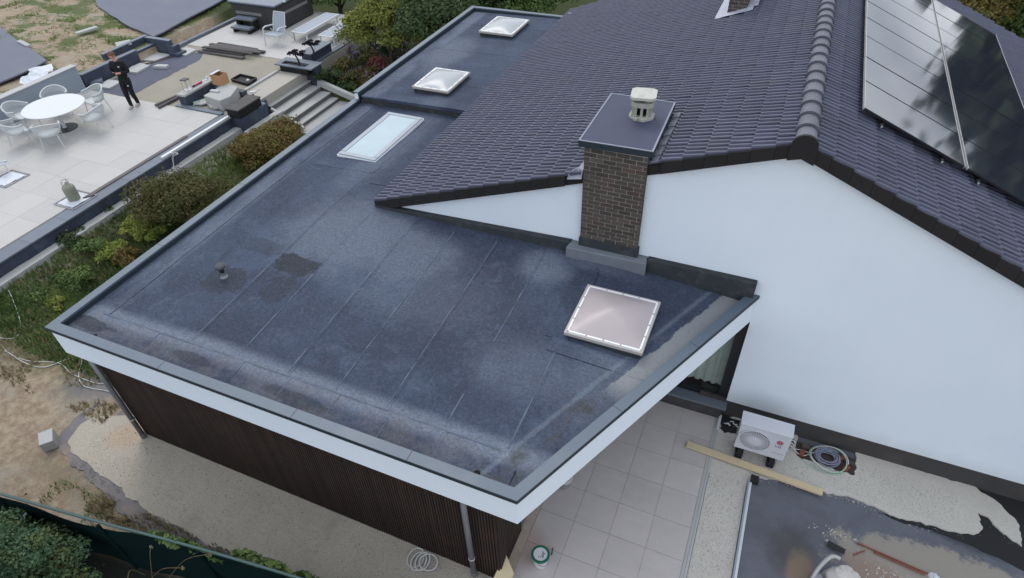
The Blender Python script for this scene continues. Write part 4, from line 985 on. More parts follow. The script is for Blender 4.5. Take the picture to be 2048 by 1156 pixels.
for i in range(3):
    tag(MB().bar((-21.95 + i * .11, 15.9 + .1 * i, .998), (-21.55 + i * .13, 17.0, 1.0), .05, .02).build('batten', 'oldwood'), ('left', 'middle', 'right')[i] + ' of three thin battens lying between the slabs and the low wall', 'batten', 'thin battens')
# stairs
MT['riserc'] = simple('brown_grey_concrete', (.13, .125, .12), .9, .2, 8)
stp = thing('garden_steps', (-15.2, 16.3, 0), 'pale concrete garden steps leading down from the terrace', 'steps')
nos = [(-16.64, 1.0), (-15.92, .83), (-15.57, .66), (-15.19, .49), (-14.80, .32), (-14.52, .15)]
for i, (x, z) in enumerate(nos):
    x0 = nos[i - 1][0] if i else x - .12
    if i == 0: MB().box(x - .1, x, 15.2, 17.1, .5, 1.012).build('step', 'conc', stp)
    else: MB().box(x0 + .002, x, 15.22, 17.42, -.1, z - .03).build('riser', 'concb' if i < 2 else 'riserc', stp); MB().box(x0 + .001, x + .02, 15.2, 17.44, z - .028, z).build('step', 'sand' if i == 1 else 'conc', stp)
MB().box(-15.95, -15.9, 15.2, 17.4, .79, .845).build('nosing', 'slabw', stp); MB().box(-16.66, -16.62, 15.2, 17.1, .95, 1.02).build('nosing', 'slabw', stp)
MB().bar((-15.5, 15.14, .60), (-14.3, 15.14, .10), .09, .10).build('string', 'slabw', stp); MB().bar((-15.3, 17.52, .60), (-13.2, 17.52, .02), .16, .2).build('string', 'conc', stp)
sheet('garden_path', [(-14.52, 15.0), (-14.52, 17.5), (-9.9, 17.5), (-9.9, 15.0)], .02, 'conc', th=.2)
# planter and bonsai
pln = thing('planter', (-15.95, 17.4, .7), 'bluestone planter box at the head of the garden steps', 'planter')
MB().box(-15.95, -15.2, 17.47, 17.75, .4, 1.19).build('box', 'blue', pln)
b = MB(); b.box(-16.74, -15.15, 17.12, 17.24, 1.19, 1.235); b.box(-16.74, -15.15, 17.52, 17.80, 1.19, 1.235); b.box(-16.74, -16.55, 17.24, 17.52, 1.19, 1.235); b.box(-15.5, -15.15, 17.24, 17.52, 1.19, 1.235); b.build('rim', 'bluecap', pln)
MB().box(-16.6, -15.4, 17.2, 17.6, .95, 1.17).build('soil', 'tray', pln)
p2 = thing('planter', (-16.1, 18.6, 1.0), 'second long bluestone planter behind the small dark bonsai', 'planter')
MB().box(-16.3, -15.85, 18.1, 19.3, 1.0, 1.30).build('box', 'blue', p2); MB().box(-16.34, -15.82, 18.06, 19.34, 1.302, 1.34).build('rim', 'bluecap', p2)
ek = thing('edge_wall', (-15.8, 20, .8), 'low dark bluestone edge wall along the loungers and the flower bed', 'kerb')
for k_ in range(5): MB().box(-15.94, -15.74, 17.9 + k_, 18.895 + k_, .3, 1.02).build('kerb_stone', 'bluecap', ek)

# ------------------------------------------------------------ foliage
def leaves(n, clumps, size, seed, up=.35, aspect=.5, droop=0.):
    """n small diamond leaves spread through the clumps (x, y, z, rx, ry, rz)"""
    r = np.random.default_rng(seed); cl_ = np.array(clumps, float); vol = (cl_[:, 3] * cl_[:, 4] * cl_[:, 5]) ** .67; k = r.choice(len(cl_), n, p=vol / vol.sum())
    d = r.normal(size=(n, 3)); d /= np.linalg.norm(d, axis=1)[:, None]; rad = r.uniform(0.25, 1, n) ** .45 * np.where(r.uniform(0, 1, n) < .10, r.uniform(1.0, 1.45, n), 1.)
    d[:, 2] = np.where(d[:, 2] < -.35, -d[:, 2] * .4, d[:, 2])
    c = cl_[k, :3] + d * rad[:, None] * cl_[k, 3:]
    nrm = d * .6 + r.normal(size=(n, 3)) * .55 + np.array([0, 0, up]); nrm /= np.linalg.norm(nrm, axis=1)[:, None]
    a = np.cross(nrm, r.normal(size=(n, 3))); a /= np.linalg.norm(a, axis=1)[:, None]; b_ = np.cross(nrm, a)
    s_ = size * r.uniform(.55, 1.35, n)[:, None]
    v = np.stack([c - a * s_, c + b_ * s_ * aspect + nrm * s_ * .15, c + a * s_ - nrm * s_ * droop, c - b_ * s_ * aspect + nrm * s_ * .15], 1).reshape(-1, 3)
    tone = np.clip(r.uniform(0, 1, n) * .65 + r.uniform(0, .45, len(cl_))[k], 0, 1)
    b = MB(); b.v = v.tolist(); b.f = [(4 * i, 4 * i + 1, 4 * i + 2, 4 * i + 3) for i in range(n)]; b.t = tone; return b
def clumps(cx, cy, cz, rx, ry, rz, n, rr, seed, low=-.3):
    r = np.random.default_rng(seed); out = []
    while len(out) < n:
        d = r.normal(size=3); d /= np.linalg.norm(d)
        if d[2] < low: continue
        k = r.uniform(.35, .95); s_ = rr * r.uniform(.6, 1.35); out.append((cx + d[0] * rx * k, cy + d[1] * ry * k, cz + d[2] * rz * k, s_, s_, s_ * .75))
    return out
def tree(name, base, crown, rad, n, size, mat, label, cat, ncl, rr, seed, th=.06, group=None, stems=5):
    bx, by, bz = base; r = thing(name, base, label, cat, group); cl_ = clumps(*crown, *rad, ncl, rr, seed)
    leaves(n, cl_, size, seed).build('crown', mat, r)
    b = MB(); rd = random.Random(seed); hx = crown[2] - bz
    b.tube([(bx, by, bz - .1), (bx + .03, by, bz + hx * .4), (bx, by + .04, bz + hx * .8)], [th, th * .8, th * .5], 7)
    for k_ in range(stems):
        q = cl_[rd.randrange(len(cl_))]; s0 = Vector((bx + .01, by, bz + hx * rd.uniform(.25, .6))); b.tube([s0, s0.lerp(Vector(q[:3]), .5) + Vector((0, 0, .08)), q[:3]], [th * .5, th * .3, th * .12], 5)
    b.build('trunk', 'bark', r); return r
def low(px, py, z, r_, n, size, mat, label, cat, seed, rz=.6, name='shrub', group=None, ncl=9):
    c = at(px, py, z); g0 = ghz(c.x, c.y); return tree(name, (c.x, c.y, g0), (c.x, c.y, z), (r_, r_, r_ * rz), n, size, mat, label, cat, ncl, r_ * .42, seed, th=.02 + r_ * .02, group=group)
low(355, 402, .82, 1.16, 17000, .040, 'lf_brown', 'large round dark brown-green bush between the terrace wall and the roof', 'bush', 11, .58, 'round_bush', ncl=26)
low(548, 295, .48, 1.05, 14000, .040, 'lf_rust', 'rust coloured bush below the garden steps', 'bush', 12, .42, 'rust_bush', ncl=20)
low(500, 300, .6, .55, 1800, .05, 'lf_rust', 'small rust coloured bush at the left foot of the larger one', 'bush', 13, .5, 'rust_bush')
sh = [(145, 478, .55, .50, 'lf_dark', 'dark green shrub nearest the terrace wall'), (175, 500, .45, .45, 'lf_mid', 'green shrub in the middle of the planting strip'), (262, 455, .42, .48, 'lf_lime', 'yellow-green shrub left of the round brown bush'),
      (235, 430, .45, .45, 'lf_dark', 'dark leafy shrub beside the concrete footing'), (215, 505, .3, .42, 'lf_lime', 'lime green creeper in the middle of the strip'), (300, 470, .25, .35, 'lf_lime', 'small lime plant near the roof edge below the round bush'),
      (250, 520, .2, .45, 'lf_rust', 'brownish low shrub against the roof edge'), (150, 560, .2, .5, 'lf_mid', 'spreading green shrub lower in the strip'), (95, 530, .3, .4, 'lf_brown', 'withered brown shrub near the wall foot'),
      (60, 600, .15, .5, 'lf_mid', 'green clump at the left edge beside the roof corner'), (15, 590, .2, .4, 'lf_dark', 'dark green plant at the left edge of the picture'), (110, 610, .05, .35, 'lf_lime', 'bright green tuft just above the roof corner'),
      (330, 500, .1, .3, 'lf_brown', 'small brown shrub touching the roof edge')]
for i, (px, py, z, r_, mt, lb) in enumerate(sh): low(px, py, z, r_ * .9, int(6000 * r_ ** 1.3), .036, mt, lb, 'shrub', 40 + i, .45, 'shrub')
def scatter(name, n, region, size, mat, seed, h=.05, label=None, cat='ground cover', aspect=.4):
    r = np.random.default_rng(seed); b = MB(); tone = []
    while len(b.f) < n:
        x, y = r.uniform(region[0], region[1]), r.uniform(region[2], region[3])
        q = mnoise.noise(Vector((x * 1.1, y * 1.1, seed)))
        if q < region[4]: continue
        z = ghz(x, y) if len(region) < 6 else region[5]; s_ = size * r.uniform(.5, 1.4); a = r.uniform(0, 6.28); tl = r.uniform(.2, 1.); hh = h * r.uniform(.3, 1.5); cx_, sx_ = math.cos(a), math.sin(a)
        k = len(b.v); b.v += [(x - sx_ * s_ * aspect, y + cx_ * s_ * aspect, z), (x + sx_ * s_ * aspect, y - cx_ * s_ * aspect, z), (x + cx_ * s_ * tl, y + sx_ * s_ * tl, z + hh)]; b.f.append((k, k + 1, k + 2)); tone.append(cl(.5 + q * .8 + r.normal(0, .2)))
    b.t = np.array(tone); o = b.build(name, mat, kind='stuff'); return tag(o, label, cat)
scatter('grass', 26000, (-15.35, -10.6, 8.5, 15.0, -.7), .045, 'lf_grass', 1, .09, 'short green grass growing on the bank below the garden steps', 'grass')
scatter('ground_cover', 24000, (-15.4, -10.8, 4.6, 9.5, -.7), .05, 'lf_mid', 2, .10, 'mixed leafy ground cover on the lower planting strip', 'ground cover')
scatter('dry_grass', 5000, (-15.5, -10.6, 3.8, 9.0, -.1), .06, 'lf_dry', 3, .10, 'dry straw coloured grass along the planting strip', 'grass')
scatter('grass', 14000, (-36, -22.6, 10, 27, .10), .05, 'lf_grass', 4, .05, 'patchy green grass on the bare soil past the terrace', 'grass')
scatter('weeds', 3500, (-34, -22.6, 13, 26, .36), .07, 'lf_mid', 5, .07, 'dark weeds in patches on the soil past the terrace', 'weeds')
scatter('dry_grass', 2600, (-9.5, -3.5, 2.3, 2.68, -.1), .03, 'lf_dry', 6, .12, 'dry grass tufts along the green fence', 'grass')
scatter('grass', 1500, (-10.5, -3.4, 2.1, 2.6, -.2), .025, 'lf_grass', 7, .08, 'green grass growing along the inside of the fence', 'grass')
# bed with flowers beyond the steps
fb = []
scatter('ground_cover', 9000, (-15.5, -9.9, 17.7, 22.5, -.6), .10, 'lf_dark', 8, .16, 'dark dense ground cover of the flower bed behind the steps', 'ground cover')
fl_ = [(655, 155, .6, .5, 'lf_dark', 'dark green shrub behind the planter'), (700, 150, .5, .6, 'lf_brown', 'brown-green perennial in the middle of the flower bed'), (690, 110, .6, .6, 'lf_purple', 'dusty purple flowering perennial below the yellow-green tree'),
       (735, 120, .6, .55, 'lf_brown', 'greyish seed-head plant beside the red flowers'), (735, 160, .3, .6, 'lf_rust', 'olive shrub nearest the roof edge'), (760, 130, .6, .42, 'lf_red', 'faded red flower cushion in the bed'), (625, 130, .8, .32, 'lf_purple', 'light purple flowers spilling over the planter edge'),
       (805, 85, 1.2, .4, 'lf_purple', 'tall purple flower stems against the dark tree'), (655, 100, .7, .35, 'lf_purple', 'small purple flowers beside the lounger'), (780, 100, .6, .5, 'lf_dark', 'dark shrub between the red flowers and the tree'), (700, 180, .2, .5, 'lf_dark', 'dark low shrub beside the stair string')]
for i, (px, py, z, r_, mt, lb) in enumerate(fl_): low(px, py, z, r_, int(3300 * r_), .05 if 'purple' in mt or 'red' in mt else .07, mt, lb, 'shrub' if mt[3:] not in ('purple', 'red') else 'flowers', 70 + i, .7, 'flower_clump' if mt[3:] in ('purple', 'red') else 'shrub')
scatter('flower_heads', 1600, (-15.4, -10.5, 17.9, 22.0, -.5, .72), .03, 'lf_purple', 9, .04, 'small pale purple flower heads scattered over the flower bed', 'flowers', .9)
def T_(px, py, z, R, n, size, mat, label, seed, ncl=22, rz=.85, group=None, cat='tree'):
    c = at(px, py, z); g0 = hz(c.x, c.y); return tree('tree', (c.x, c.y, g0), (c.x, c.y, z), (R, R, R * rz), n, size, mat, label, cat, ncl, R * .42, seed, th=.12, group=group)
T_(772, 46, 2.2, 1.42, 22000, .062, 'lf_yel', 'bushy yellow-green tree beside the flower bed', 21, 30)
T_(855, 40, 2.6, 1.3, 13000, .062, 'lf_dark', 'dark tree right behind the yellow-green one', 22, 22)
T_(900, -6, 1.9, 1.7, 16000, .075, 'lf_dark', 'dark leafy tree behind the left corner of the rear roof', 23)
T_(985, -14, 1.9, 1.8, 16000, .075, 'lf_dark', 'dark leafy tree behind the middle of the rear roof', 24)
T_(1075, -10, 1.9, 1.7, 16000, .075, 'lf_mid', 'green tree behind the right end of the rear roof', 25)
T_(672, -18, 1.5, 1.3, 9000, .07, 'lf_mid', 'mid green tree at the top edge behind the loungers', 26)
T_(870, 100, 1.7, .55, 1300, .09, 'lf_mid', 'light green shrub against the rear roof parapet', 27, 8, cat='shrub')
T_(1985, 10, 2.8, 2.0, 20000, .065, 'lf_autumn', 'tree with autumn tints behind the right roof slope', 28, 28)
T_(2065, 75, 2.0, 1.3, 3500, .10, 'lf_mid', 'green tree at the right edge behind the roof', 29)
T_(1925, -45, 2.6, 1.8, 5000, .10, 'lf_dark', 'dark tree behind the roof next to the autumn tree', 30)
wd = []
r_ = np.random.default_rng(5)
for i in range(330):
    x = r_.uniform(-60, 90); y = r_.uniform(44, 75); h = r_.uniform(4, 7) if x < 24 else r_.uniform(9, 12.5); wd.append((x, y, h * .6, r_.uniform(2.2, 4), 2.6, h * .42))  # unseen trees added for the panel reflections, taller where the lower column mirrors them
tag(leaves(80000, wd, .85, 31, aspect=.7).build('woodland', 'lf_dark', kind='stuff'), 'dense dark woodland out of view behind the house, added for the solar panel reflections', 'woodland')
# bonsai
def bonsai(px, py, z, label, seed, mat):
    c = at(px, py, z); r = thing('bonsai', c, label, 'bonsai'); b = MB(); b.tube([c, c + Vector((.02, 0, .12)), c + Vector((-.05, .02, .24)), c + Vector((-.1, 0, .34))], [.045, .035, .03, .015], 7)
    b.build('trunk', 'bark', r); cl_ = [(c.x + a, c.y + d, c.z + e, .11, .11, .06) for a, d, e in ((-.16, .02, .38), (-.02, 0, .46), (.14, .04, .34), (-.3, 0, .33), (.05, -.1, .4), (.2, .1, .42))]
    leaves(700, cl_, .035, seed).build('crown', mat, r)
bonsai(598, 128, 1.19, 'small near-black bonsai in the front planter', 3, 'lf_plum'); bonsai(628, 108, 1.34, 'plum coloured bonsai in the second planter', 4, 'lf_plum')
# front left bush, creepers
tree('front_bush', (-8.7, 1.15, -.2), (-8.75, 1.12, .55), (1.35, .62, .75), 26000, .030, 'lf_front', 'large feathery green bush in the bottom left corner, outside the fence', 'bush', 34, .33, 51, th=.04)
tree('front_bush', (-9.9, .8, -.2), (-9.9, .85, .55), (.7, .5, .6), 8000, .03, 'lf_front', 'second green bush at the very left edge of the bottom corner', 'bush', 12, .3, 52, th=.03)
b = leaves(260, [(-6.75, 2.12, 1.12, .32, .05, .1), (-6.3, 2.2, 1.05, .3, .05, .1), (-5.95, 2.22, 1.0, .2, .05, .08)], .05, 53, aspect=.8); tag(b.build('ivy', 'lf_mid'), 'leafy creeper hanging over the green fence rail', 'creeper')
b = leaves(900, [(-5.1, 2.45, .75, .35, .12, .18), (-4.6, 2.55, .6, .3, .12, .16), (-4.1, 2.72, .35, .35, .12, .16), (-5.5, 2.4, .9, .3, .1, .12), (-3.75, 2.8, .1, .2, .08, .12)], .05, 54, aspect=.8); tag(b.build('creeper', 'lf_mid'), 'bright green creeper at the bottom edge below the gravel path', 'creeper')
for i, (a_, b2, c_) in enumerate(((( 305, 1160), (300, 1110), (302, 1093)), ((335, 1160), (370, 1120), (420, 1108)), ((300, 1160), (325, 1138), (365, 1136)), ((290, 1150), (262, 1140), (255, 1160)))):
    pts = smoothpts([at(*a_, .9), at(*b2, 1.25), at(*c_, 1.3)], 6); o = thing('grass_stem', pts[0], ('tall dry grass stem with a seed head', 'long arching dry stem reaching right', 'thin arching dry stem below the others', 'short dry stem bent to the left')[i] + ' at the bottom edge', 'grass stem', 'dry grass stems')
    MB().tube(pts, .005, 4).build('stalk', 'lf_dry', o); leaves(26, [(pts[-1].x, pts[-1].y, pts[-1].z - .03, .02, .02, .06)], .016, 60 + i).build('seed_head', 'lf_dry', o)
# green fence
fp = [(-15.3, .95), (-13.5, 1.15), (-11.5, 1.42), (-9.69, 1.68), (-8.92, 1.78), (-7.8, 1.93), (-6.94, 2.06), (-6.09, 2.18), (-5.03, 2.32), (-4.4, 2.42), (-2.6, 2.68)]
fz = [1.2, 1.2, 1.2, 1.2, 1.2, 1.2, 1.2, 1.2, 1.18, 1.1, .95]
fe = thing('garden_fence', (-7, 2.05, -.2), 'sagging dark green netting fence along the bottom left', 'fence')
P3 = smoothpts([(x, y, z) for (x, y), z in zip(fp, fz)], 6)
MB().tube(P3, .022, 7).build('top_rail', 'rail', fe, smooth=True)
b = MB(); n = len(P3); NV = 7
for i, p in enumerate(P3):
    sag = .16 * math.exp(-((p.x + 8.3) / .9) ** 2) + .05 * abs(math.sin(p.x * 1.3))
    for j in range(NV + 1):
        t = j / NV; z = (p.z - sag) * (1 - t) + (-.25) * t; b.v.append((p.x, p.y - .02 - .05 * mnoise.noise(Vector((p.x * 1.5, z * 2, 0))) , z))
for i in range(n - 1):
    for j in range(NV): a = i * (NV + 1) + j; b.f.append((a, a + NV + 1, a + NV + 2, a + 1))
b.build('netting', 'greennet', fe, smooth=True)
for x, y in fp[1::2]: MB().tube([(x, y - .05, -.4), (x, y - .05, 1.2)], .025, 8).build('post', 'greennet', fe)
MB().bar((-9.9, 1.5, .2), (-9.2, 1.62, 1.0), .06, .03).build('brace', 'bluecap', fe)

# ------------------------------------------------------------ table and chairs
tb = (-20.206, 11.214)
t = thing('round_table', (*tb, TZ), 'large round white table on a dark pedestal foot', 'table')
MB().lathe([(.86, 0), (.87, .008), (.87, .022), (.86, .03)], (*tb, TZ + .72), 56).build('table_top', 'white', t)
MB().lathe([(.06, 0), (.045, .3), (.05, .69)], (*tb, TZ + .03), 18).build('column', 'white', t); MB().lathe([(.36, 0), (.36, .012), (.05, .028)], (*tb, TZ), 36).build('foot', 'frame', t)
def armchair():
    r = thing('woven_chair', (0, 0, 0), 'x', 'chair', 'white woven chairs around the round table')
    ring_ = []; N = 40
    for k_ in range(N + 1):                         # open ring: back high, arms falling to the front; front is -Y
        a = math.pi * (-.16 + 1.32 * k_ / N); x = .37 * math.cos(a); y = .33 * math.sin(a) + .02; z = .68 + .14 * max(0, math.sin(a)) ** 1.4; ring_.append(Vector((x, y, z)))
    seat_ = [Vector((p.x * .80, (p.y - .02) * .82, .43)) for p in ring_]
    MB().tube(ring_, .021, 7).build('top_rail', 'wovenw', r, local=True, smooth=True)
    b = MB()
    for k_ in range(0, N, 1):
        for s_ in (.15, .65):
            a = ring_[k_].lerp(ring_[k_ + 1], s_); c = seat_[k_].lerp(seat_[k_ + 1], (s_ + .5) % 1); m = a.lerp(c, .55) + Vector(((a.x) * .06, a.y * .05, 0)); b.tube([a, m, c], .0075, 3)
    b.build('woven_back', 'wovenw', r, kind='stuff', local=True)
    sp_ = [(p.x, p.y) for p in seat_[::2]] + [(-.24, -.26), (.24, -.26)]
    MB().prism(sp_, .415, .44).build('seat', 'wovenw', r, local=True)
    for sx, sy in ((-1, -1), (1, -1), (-1, 1), (1, 1)): MB().tube([(.22 * sx, .2 * sy, .43), (.27 * sx, .27 * sy, 0)], [.015, .011], 7).build('leg', 'wovenw', r, local=True)
    return r
ch0 = armchair(); labs = ['white woven chair behind the table, nearest the concrete wall', 'white woven chair at the far left of the round table', 'white woven chair at the left edge of the picture', 'white woven chair in front of the table, nearest the gas bottle', 'white woven chair at the right of the table over the dark foot', 'white woven chair at the round table nearest the person']
for i, a in enumerate((143, 199, 256, 310, 13, 84)):
    o = ch0 if i == 0 else copy_tree(ch0); a_ = R_(a); rr = 1.22
    o.location = (tb[0] + math.cos(a_) * rr, tb[1] + math.sin(a_) * rr, TZ); o.rotation_euler = (0, 0, a_ - math.pi / 2 + random.uniform(-.1, .1)); o['label'] = labs[i]
# gas bottle
c = at(150, 399, TZ); g_ = thing('gas_bottle', c, 'olive grey gas bottle standing on the white square at the terrace edge', 'gas bottle')
MB().lathe([(.135, .0), (.14, .02), (.15, .04), (.15, .36), (.135, .41), (.09, .45), (.04, .465), (.03, .50)], c, 26).build('tank', 'bottle', g_, smooth=True)
MB().tube([(c.x + .09 * math.cos(a), c.y + .09 * math.sin(a), c.z + .57) for a in np.arange(0, 5.3, .35)], .012, 6).build('collar_ring', 'slabw', g_)
for a in (0.2, 2.2, 4.2): MB().tube([(c.x + .09 * math.cos(a), c.y + .09 * math.sin(a), c.z + .44), (c.x + .09 * math.cos(a), c.y + .09 * math.sin(a), c.z + .57)], .011, 6).build('collar_post', 'slabw', g_)
MB().tube([(c.x, c.y, c.z + .48), (c.x, c.y, c.z + .54)], .02, 8).build('valve', 'solrail', g_)
MB().bar((c.x + .2, c.y + .1, TZ + .03), (c.x + .38, c.y + .32, TZ + .03), .04, .03).build('dark_batten', 'oldwood'); tag(bpy.data.objects['dark_batten'], 'short dark batten between the gas bottle and the coping', 'batten')
c = at(6, 330, TZ + .25); ln = thing('lounger_end', (c.x, c.y, TZ), 'corner of a white lounger cut by the left edge of the picture', 'lounger')
MB().tube([(c.x - .5, c.y - .5, TZ + .3), (c.x, c.y - .12, TZ + .3), (c.x + .12, c.y, TZ + .3), (c.x, c.y + .15, TZ + .3), (c.x - .5, c.y - .2, TZ + .3)], .02, 7).build('frame', 'white', ln)
MB().prism([(c.x - .5, c.y - .48), (c.x - .02, c.y - .1), (c.x + .08, c.y), (c.x - .02, c.y + .12), (c.x - .5, c.y - .2)], TZ + .27, TZ + .295).build('bed', 'textil', ln); MB().tube([(c.x + .08, c.y, TZ), (c.x + .08, c.y, TZ + .29)], .015, 6).build('leg', 'white', ln)

# ------------------------------------------------------------ masonry grill corner
bq = thing('grill_base', (-17.7, 14.4, 1), 'unfinished bluestone grill base with a pale block top', 'masonry')
MB().box(-17.88, -17.57, 13.72, 15.1, .985, 1.33).build('side_wall', 'blue', bq); MB().box(-17.9, -17.55, 13.70, 15.12, 1.332, 1.40).build('coping', 'slabw', bq, bevel=.006)
MB().box(-18.0, -16.1, 13.58, 13.74, .99, 1.04).build('kerb', 'bluecap', bq); MB().box(-17.5, -16.3, 14.9, 15.1, .985, 1.18).build('rear_wall', 'blue', bq)
MB().prism([(-17.05, 14.0), (-16.25, 13.86), (-16.15, 14.25), (-16.45, 14.95), (-17.02, 14.97)], .99, 1.35).build('rough_block', 'concb' if 0 else 'conc', bq, bevel=.02)
MB().prism([(-17.03, 14.28), (-16.7, 14.3), (-16.72, 14.4), (-17.03, 14.4)], 1.352, 1.40).build('edge_piece', 'slabw', bq)
for i in range(16):
    x, y = -17.45 + rng.uniform(0, 1.2), 13.85 + rng.uniform(0, .6); a = rng.uniform(0, 3); s1, s2 = rng.uniform(.04, .14), rng.uniform(.03, .09)
    MB().obox((x, y, 1.03 + rng.uniform(0, .04)), (math.cos(a), math.sin(a), .1), (-math.sin(a), math.cos(a), 0), (0, 0, 1), s1, s2, .025).build('rubble_stone', ['conc', 'slabw', 'sand', 'concb'][i % 4], bq)
MB().bar((-17.62 + .1, 13.9, 1.06), (-17.0, 14.6, 1.12), .09, .03).build('pale_lath', 'greenhose', bq); MB().bar((-17.3, 13.95, 1.05), (-16.95, 14.25, 1.1), .25, .04).build('pale_slab', 'slabw', bq)
tag(MB().box(-15.78, -15.30, 13.58, 14.62, 1.0, 1.26).build('dark_slab_stack', 'tray', bevel=.01), 'dark thick stone slab lying on the corner of the terrace wall', 'stone slab'); tag(MB().box(-15.8, -15.28, 13.56, 14.64, 1.262, 1.30).build('slab_cover', 'oldwood', bpy.data.objects['dark_slab_stack']))
bx_ = thing('cardboard_box', (-17.15, 14.98, 1.36), 'open cardboard box standing on the pale grill block', 'box'); 
for (x0, x1, y0, y1) in ((-17.38, -17.36, 14.8, 15.12), (-16.98, -16.96, 14.8, 15.12), (-17.38, -16.96, 14.79, 14.8), (-17.38, -16.96, 15.12, 15.13)): MB().box(x0, x1, y0, y1, 1.34, 1.68).build('side', 'card', bx_)
MB().box(-17.37, -16.97, 14.8, 15.12, 1.34, 1.35).build('bottom', 'card', bx_); MB().obox((-17.3, 14.96, 1.70), (0, 1, 0), (1, 0, .15), (-.15, 0, 1), .2, .07, .008).build('white_flap', 'white', bx_)
lt = thing('lantern', (-17.74, 14.08, 1.40), 'small black framed lantern on the grill wall', 'lantern')
for sx in (-1, 1):
    for sy in (-1, 1): MB().bar((-17.74 + .09 * sx, 14.08 + .09 * sy, 1.40), (-17.74 + .09 * sx, 14.08 + .09 * sy, 1.74), .012, .012, (0, 1, 0)).build('post', 'solrail', lt)
MB().box(-17.85, -17.63, 13.97, 14.19, 1.74, 1.77).build('roof', 'frame', lt, bevel=.01); MB().box(-17.84, -17.64, 13.98, 14.18, 1.40, 1.415).build('base', 'solrail', lt)
tq = thing('torch', (-17.72, 14.5, 1.42), 'magenta handled torch lying on the grill wall beside the lantern', 'torch'); MB().tube([(-17.72, 14.36, 1.44), (-17.72, 14.68, 1.44)], [.028, .034], 10).build('handle', 'magenta', tq); MB().tube([(-17.72, 14.27, 1.44), (-17.72, 14.36, 1.44)], .03, 10).build('head', 'black', tq)
cpn = thing('white_cup', (-17.74, 14.96, 1.40), 'little white cup on the grill wall beside the cardboard box', 'cup'); MB().lathe([(.03, 0), (.04, .06), (.035, .1)], (-17.74, 14.96, 1.402), 12).build('body', 'white', cpn); MB().lathe([(.06, 0), (.06, .012)], (-17.72, 14.93, 1.401), 12).build('saucer', 'white', cpn)
ty = thing('mixing_tray', (-17.2, 16, 1), 'black plastic mixing tray lying on the sand', 'tray'); q = [(-17.62, 15.82), (-17.62, 16.28), (-16.84, 16.2), (-16.77, 15.7)]
MB().prism(q, .986, 1.02).build('base', 'tray', ty)
for i in range(4): a, b_ = Vector((*q[i], 1.05)), Vector((*q[(i + 1) % 4], 1.05)); MB().bar(a, b_, .04, .08).build('rim', 'tray', ty)
MB().lathe([(.05, 0), (.06, .05), (.03, .08)], (-17.0, 15.95, 1.03), 10).build('white_sponge', 'white', ty)
bt = thing('blow_torch', (-15.61, 14.68, 1.02), 'black upright sprayer with a white head on the wall corner', 'tool'); MB().tube([(-15.61, 14.68, 1.01), (-15.63, 14.68, 1.30)], [.03, .04], 10).build('body', 'mark', bt); MB().obox((-15.66, 14.75, 1.34), (.8, .6, 0), (-.6, .8, 0), (0, 0, 1), .09, .035, .03).build('head', 'white', bt); MB().tube([(-15.6, 14.8, 1.35), (-15.52, 14.95, 1.40)], .02, 8).build('nozzle', 'white', bt)
for i, dy in enumerate((0, .13)):
    a, b_ = at(311, 211 + i * 3, 1.04) + Vector((dy, 0, 0)), at(356, 191, 1.04) + Vector((dy, 0, 0)); tag(MB().bar(a, b_, .09, .07).build('timber', 'oldwood'), ('upper' if i == 0 else 'lower') + ' of two dark timbers lying left of the grill base', 'timber', 'dark timbers by the grill')
rnd_ = random.Random(3); pk_ = thing('plank_pile', (-19.6, 18.05, 1), 'pile of weathered grey planks between the sand and the hot tub', 'plank pile')
for i in range(11):
    lay = i // 5; x0 = -20.95 + rnd_.uniform(0, .5); y = 17.62 + (i % 5) * .17 + lay * .06; MB().bar((x0, y, 1.03 + lay * .07), (x0 + rnd_.uniform(1.9, 2.5), y + rnd_.uniform(-.1, .1), 1.03 + lay * .07 + rnd_.uniform(0, .03)), .14, .05).build('plank', 'oldwood', pk_)

# ------------------------------------------------------------ hot tub, its steps, armchair, loungers
ht = thing('hot_tub', (-20.2, 21.5, 1), 'large square hot tub with dark panels and a grey vinyl cover', 'hot tub')
X0t, X1t, Y0t, Y1t = -21.35, -19.1, 20.35, 22.65
MB().box(X0t, X1t, Y0t, Y1t, 1.03, 1.9).build('shell', 'tub', ht, bevel=.04); MB().box(X0t + .05, X1t - .05, Y0t + .05, Y1t - .05, 1.0, 1.03).build('base', 'black', ht)
MB().box(X0t - .04, X1t + .04, Y0t - .04, Y1t + .04, 1.9, 1.96).build('rim', 'black', ht, bevel=.03); MB().box(X0t - .06, X1t + .06, Y0t - .06, Y1t + .06, 1.962, 2.04).build('cover', 'tubcover', ht, bevel=.035)
MB().box(X0t + .2, X1t - .75, Y0t - .012, Y0t - .001, 1.55, 1.66).build('trim_strip', 'tubtrim', ht); MB().box(X1t + .001, X1t + .012, Y0t + .25, Y1t - .3, 1.55, 1.66).build('trim_strip', 'tubtrim', ht)
for i in range(1, 4): MB().box(X0t + i * .56, X0t + i * .56 + .01, Y0t - .004, Y0t + .002, 1.06, 1.88).build('panel_joint', 'black', ht)
MB().lathe([(.03, 0), (.05, .03), (.02, .12)], (X1t + .1, 20.9, 2.0), 10).build('cover_handle', 'white', ht)
st2 = thing('tub_steps', (-20.75, 19.9, 1), 'black two-tread steps in front of the hot tub', 'steps')
a = at(472, 64, 1.22); 
for (y0, z) in ((19.72, 1.24), (20.02, 1.5)):
    MB().box(-21.05, -20.1, y0, y0 + .3, z - .045, z).build('tread', 'tubcover', st2, bevel=.02); MB().box(-21.06, -20.09, y0 - .012, y0 + .31, z - .075, z - .047).build('tread_rim', 'tubtrim', st2)
    for x in (-20.98, -20.25): MB().box(x, x + .1, y0 + .03, y0 + .28, 1.0, z - .076).build('support', 'rubber', st2)
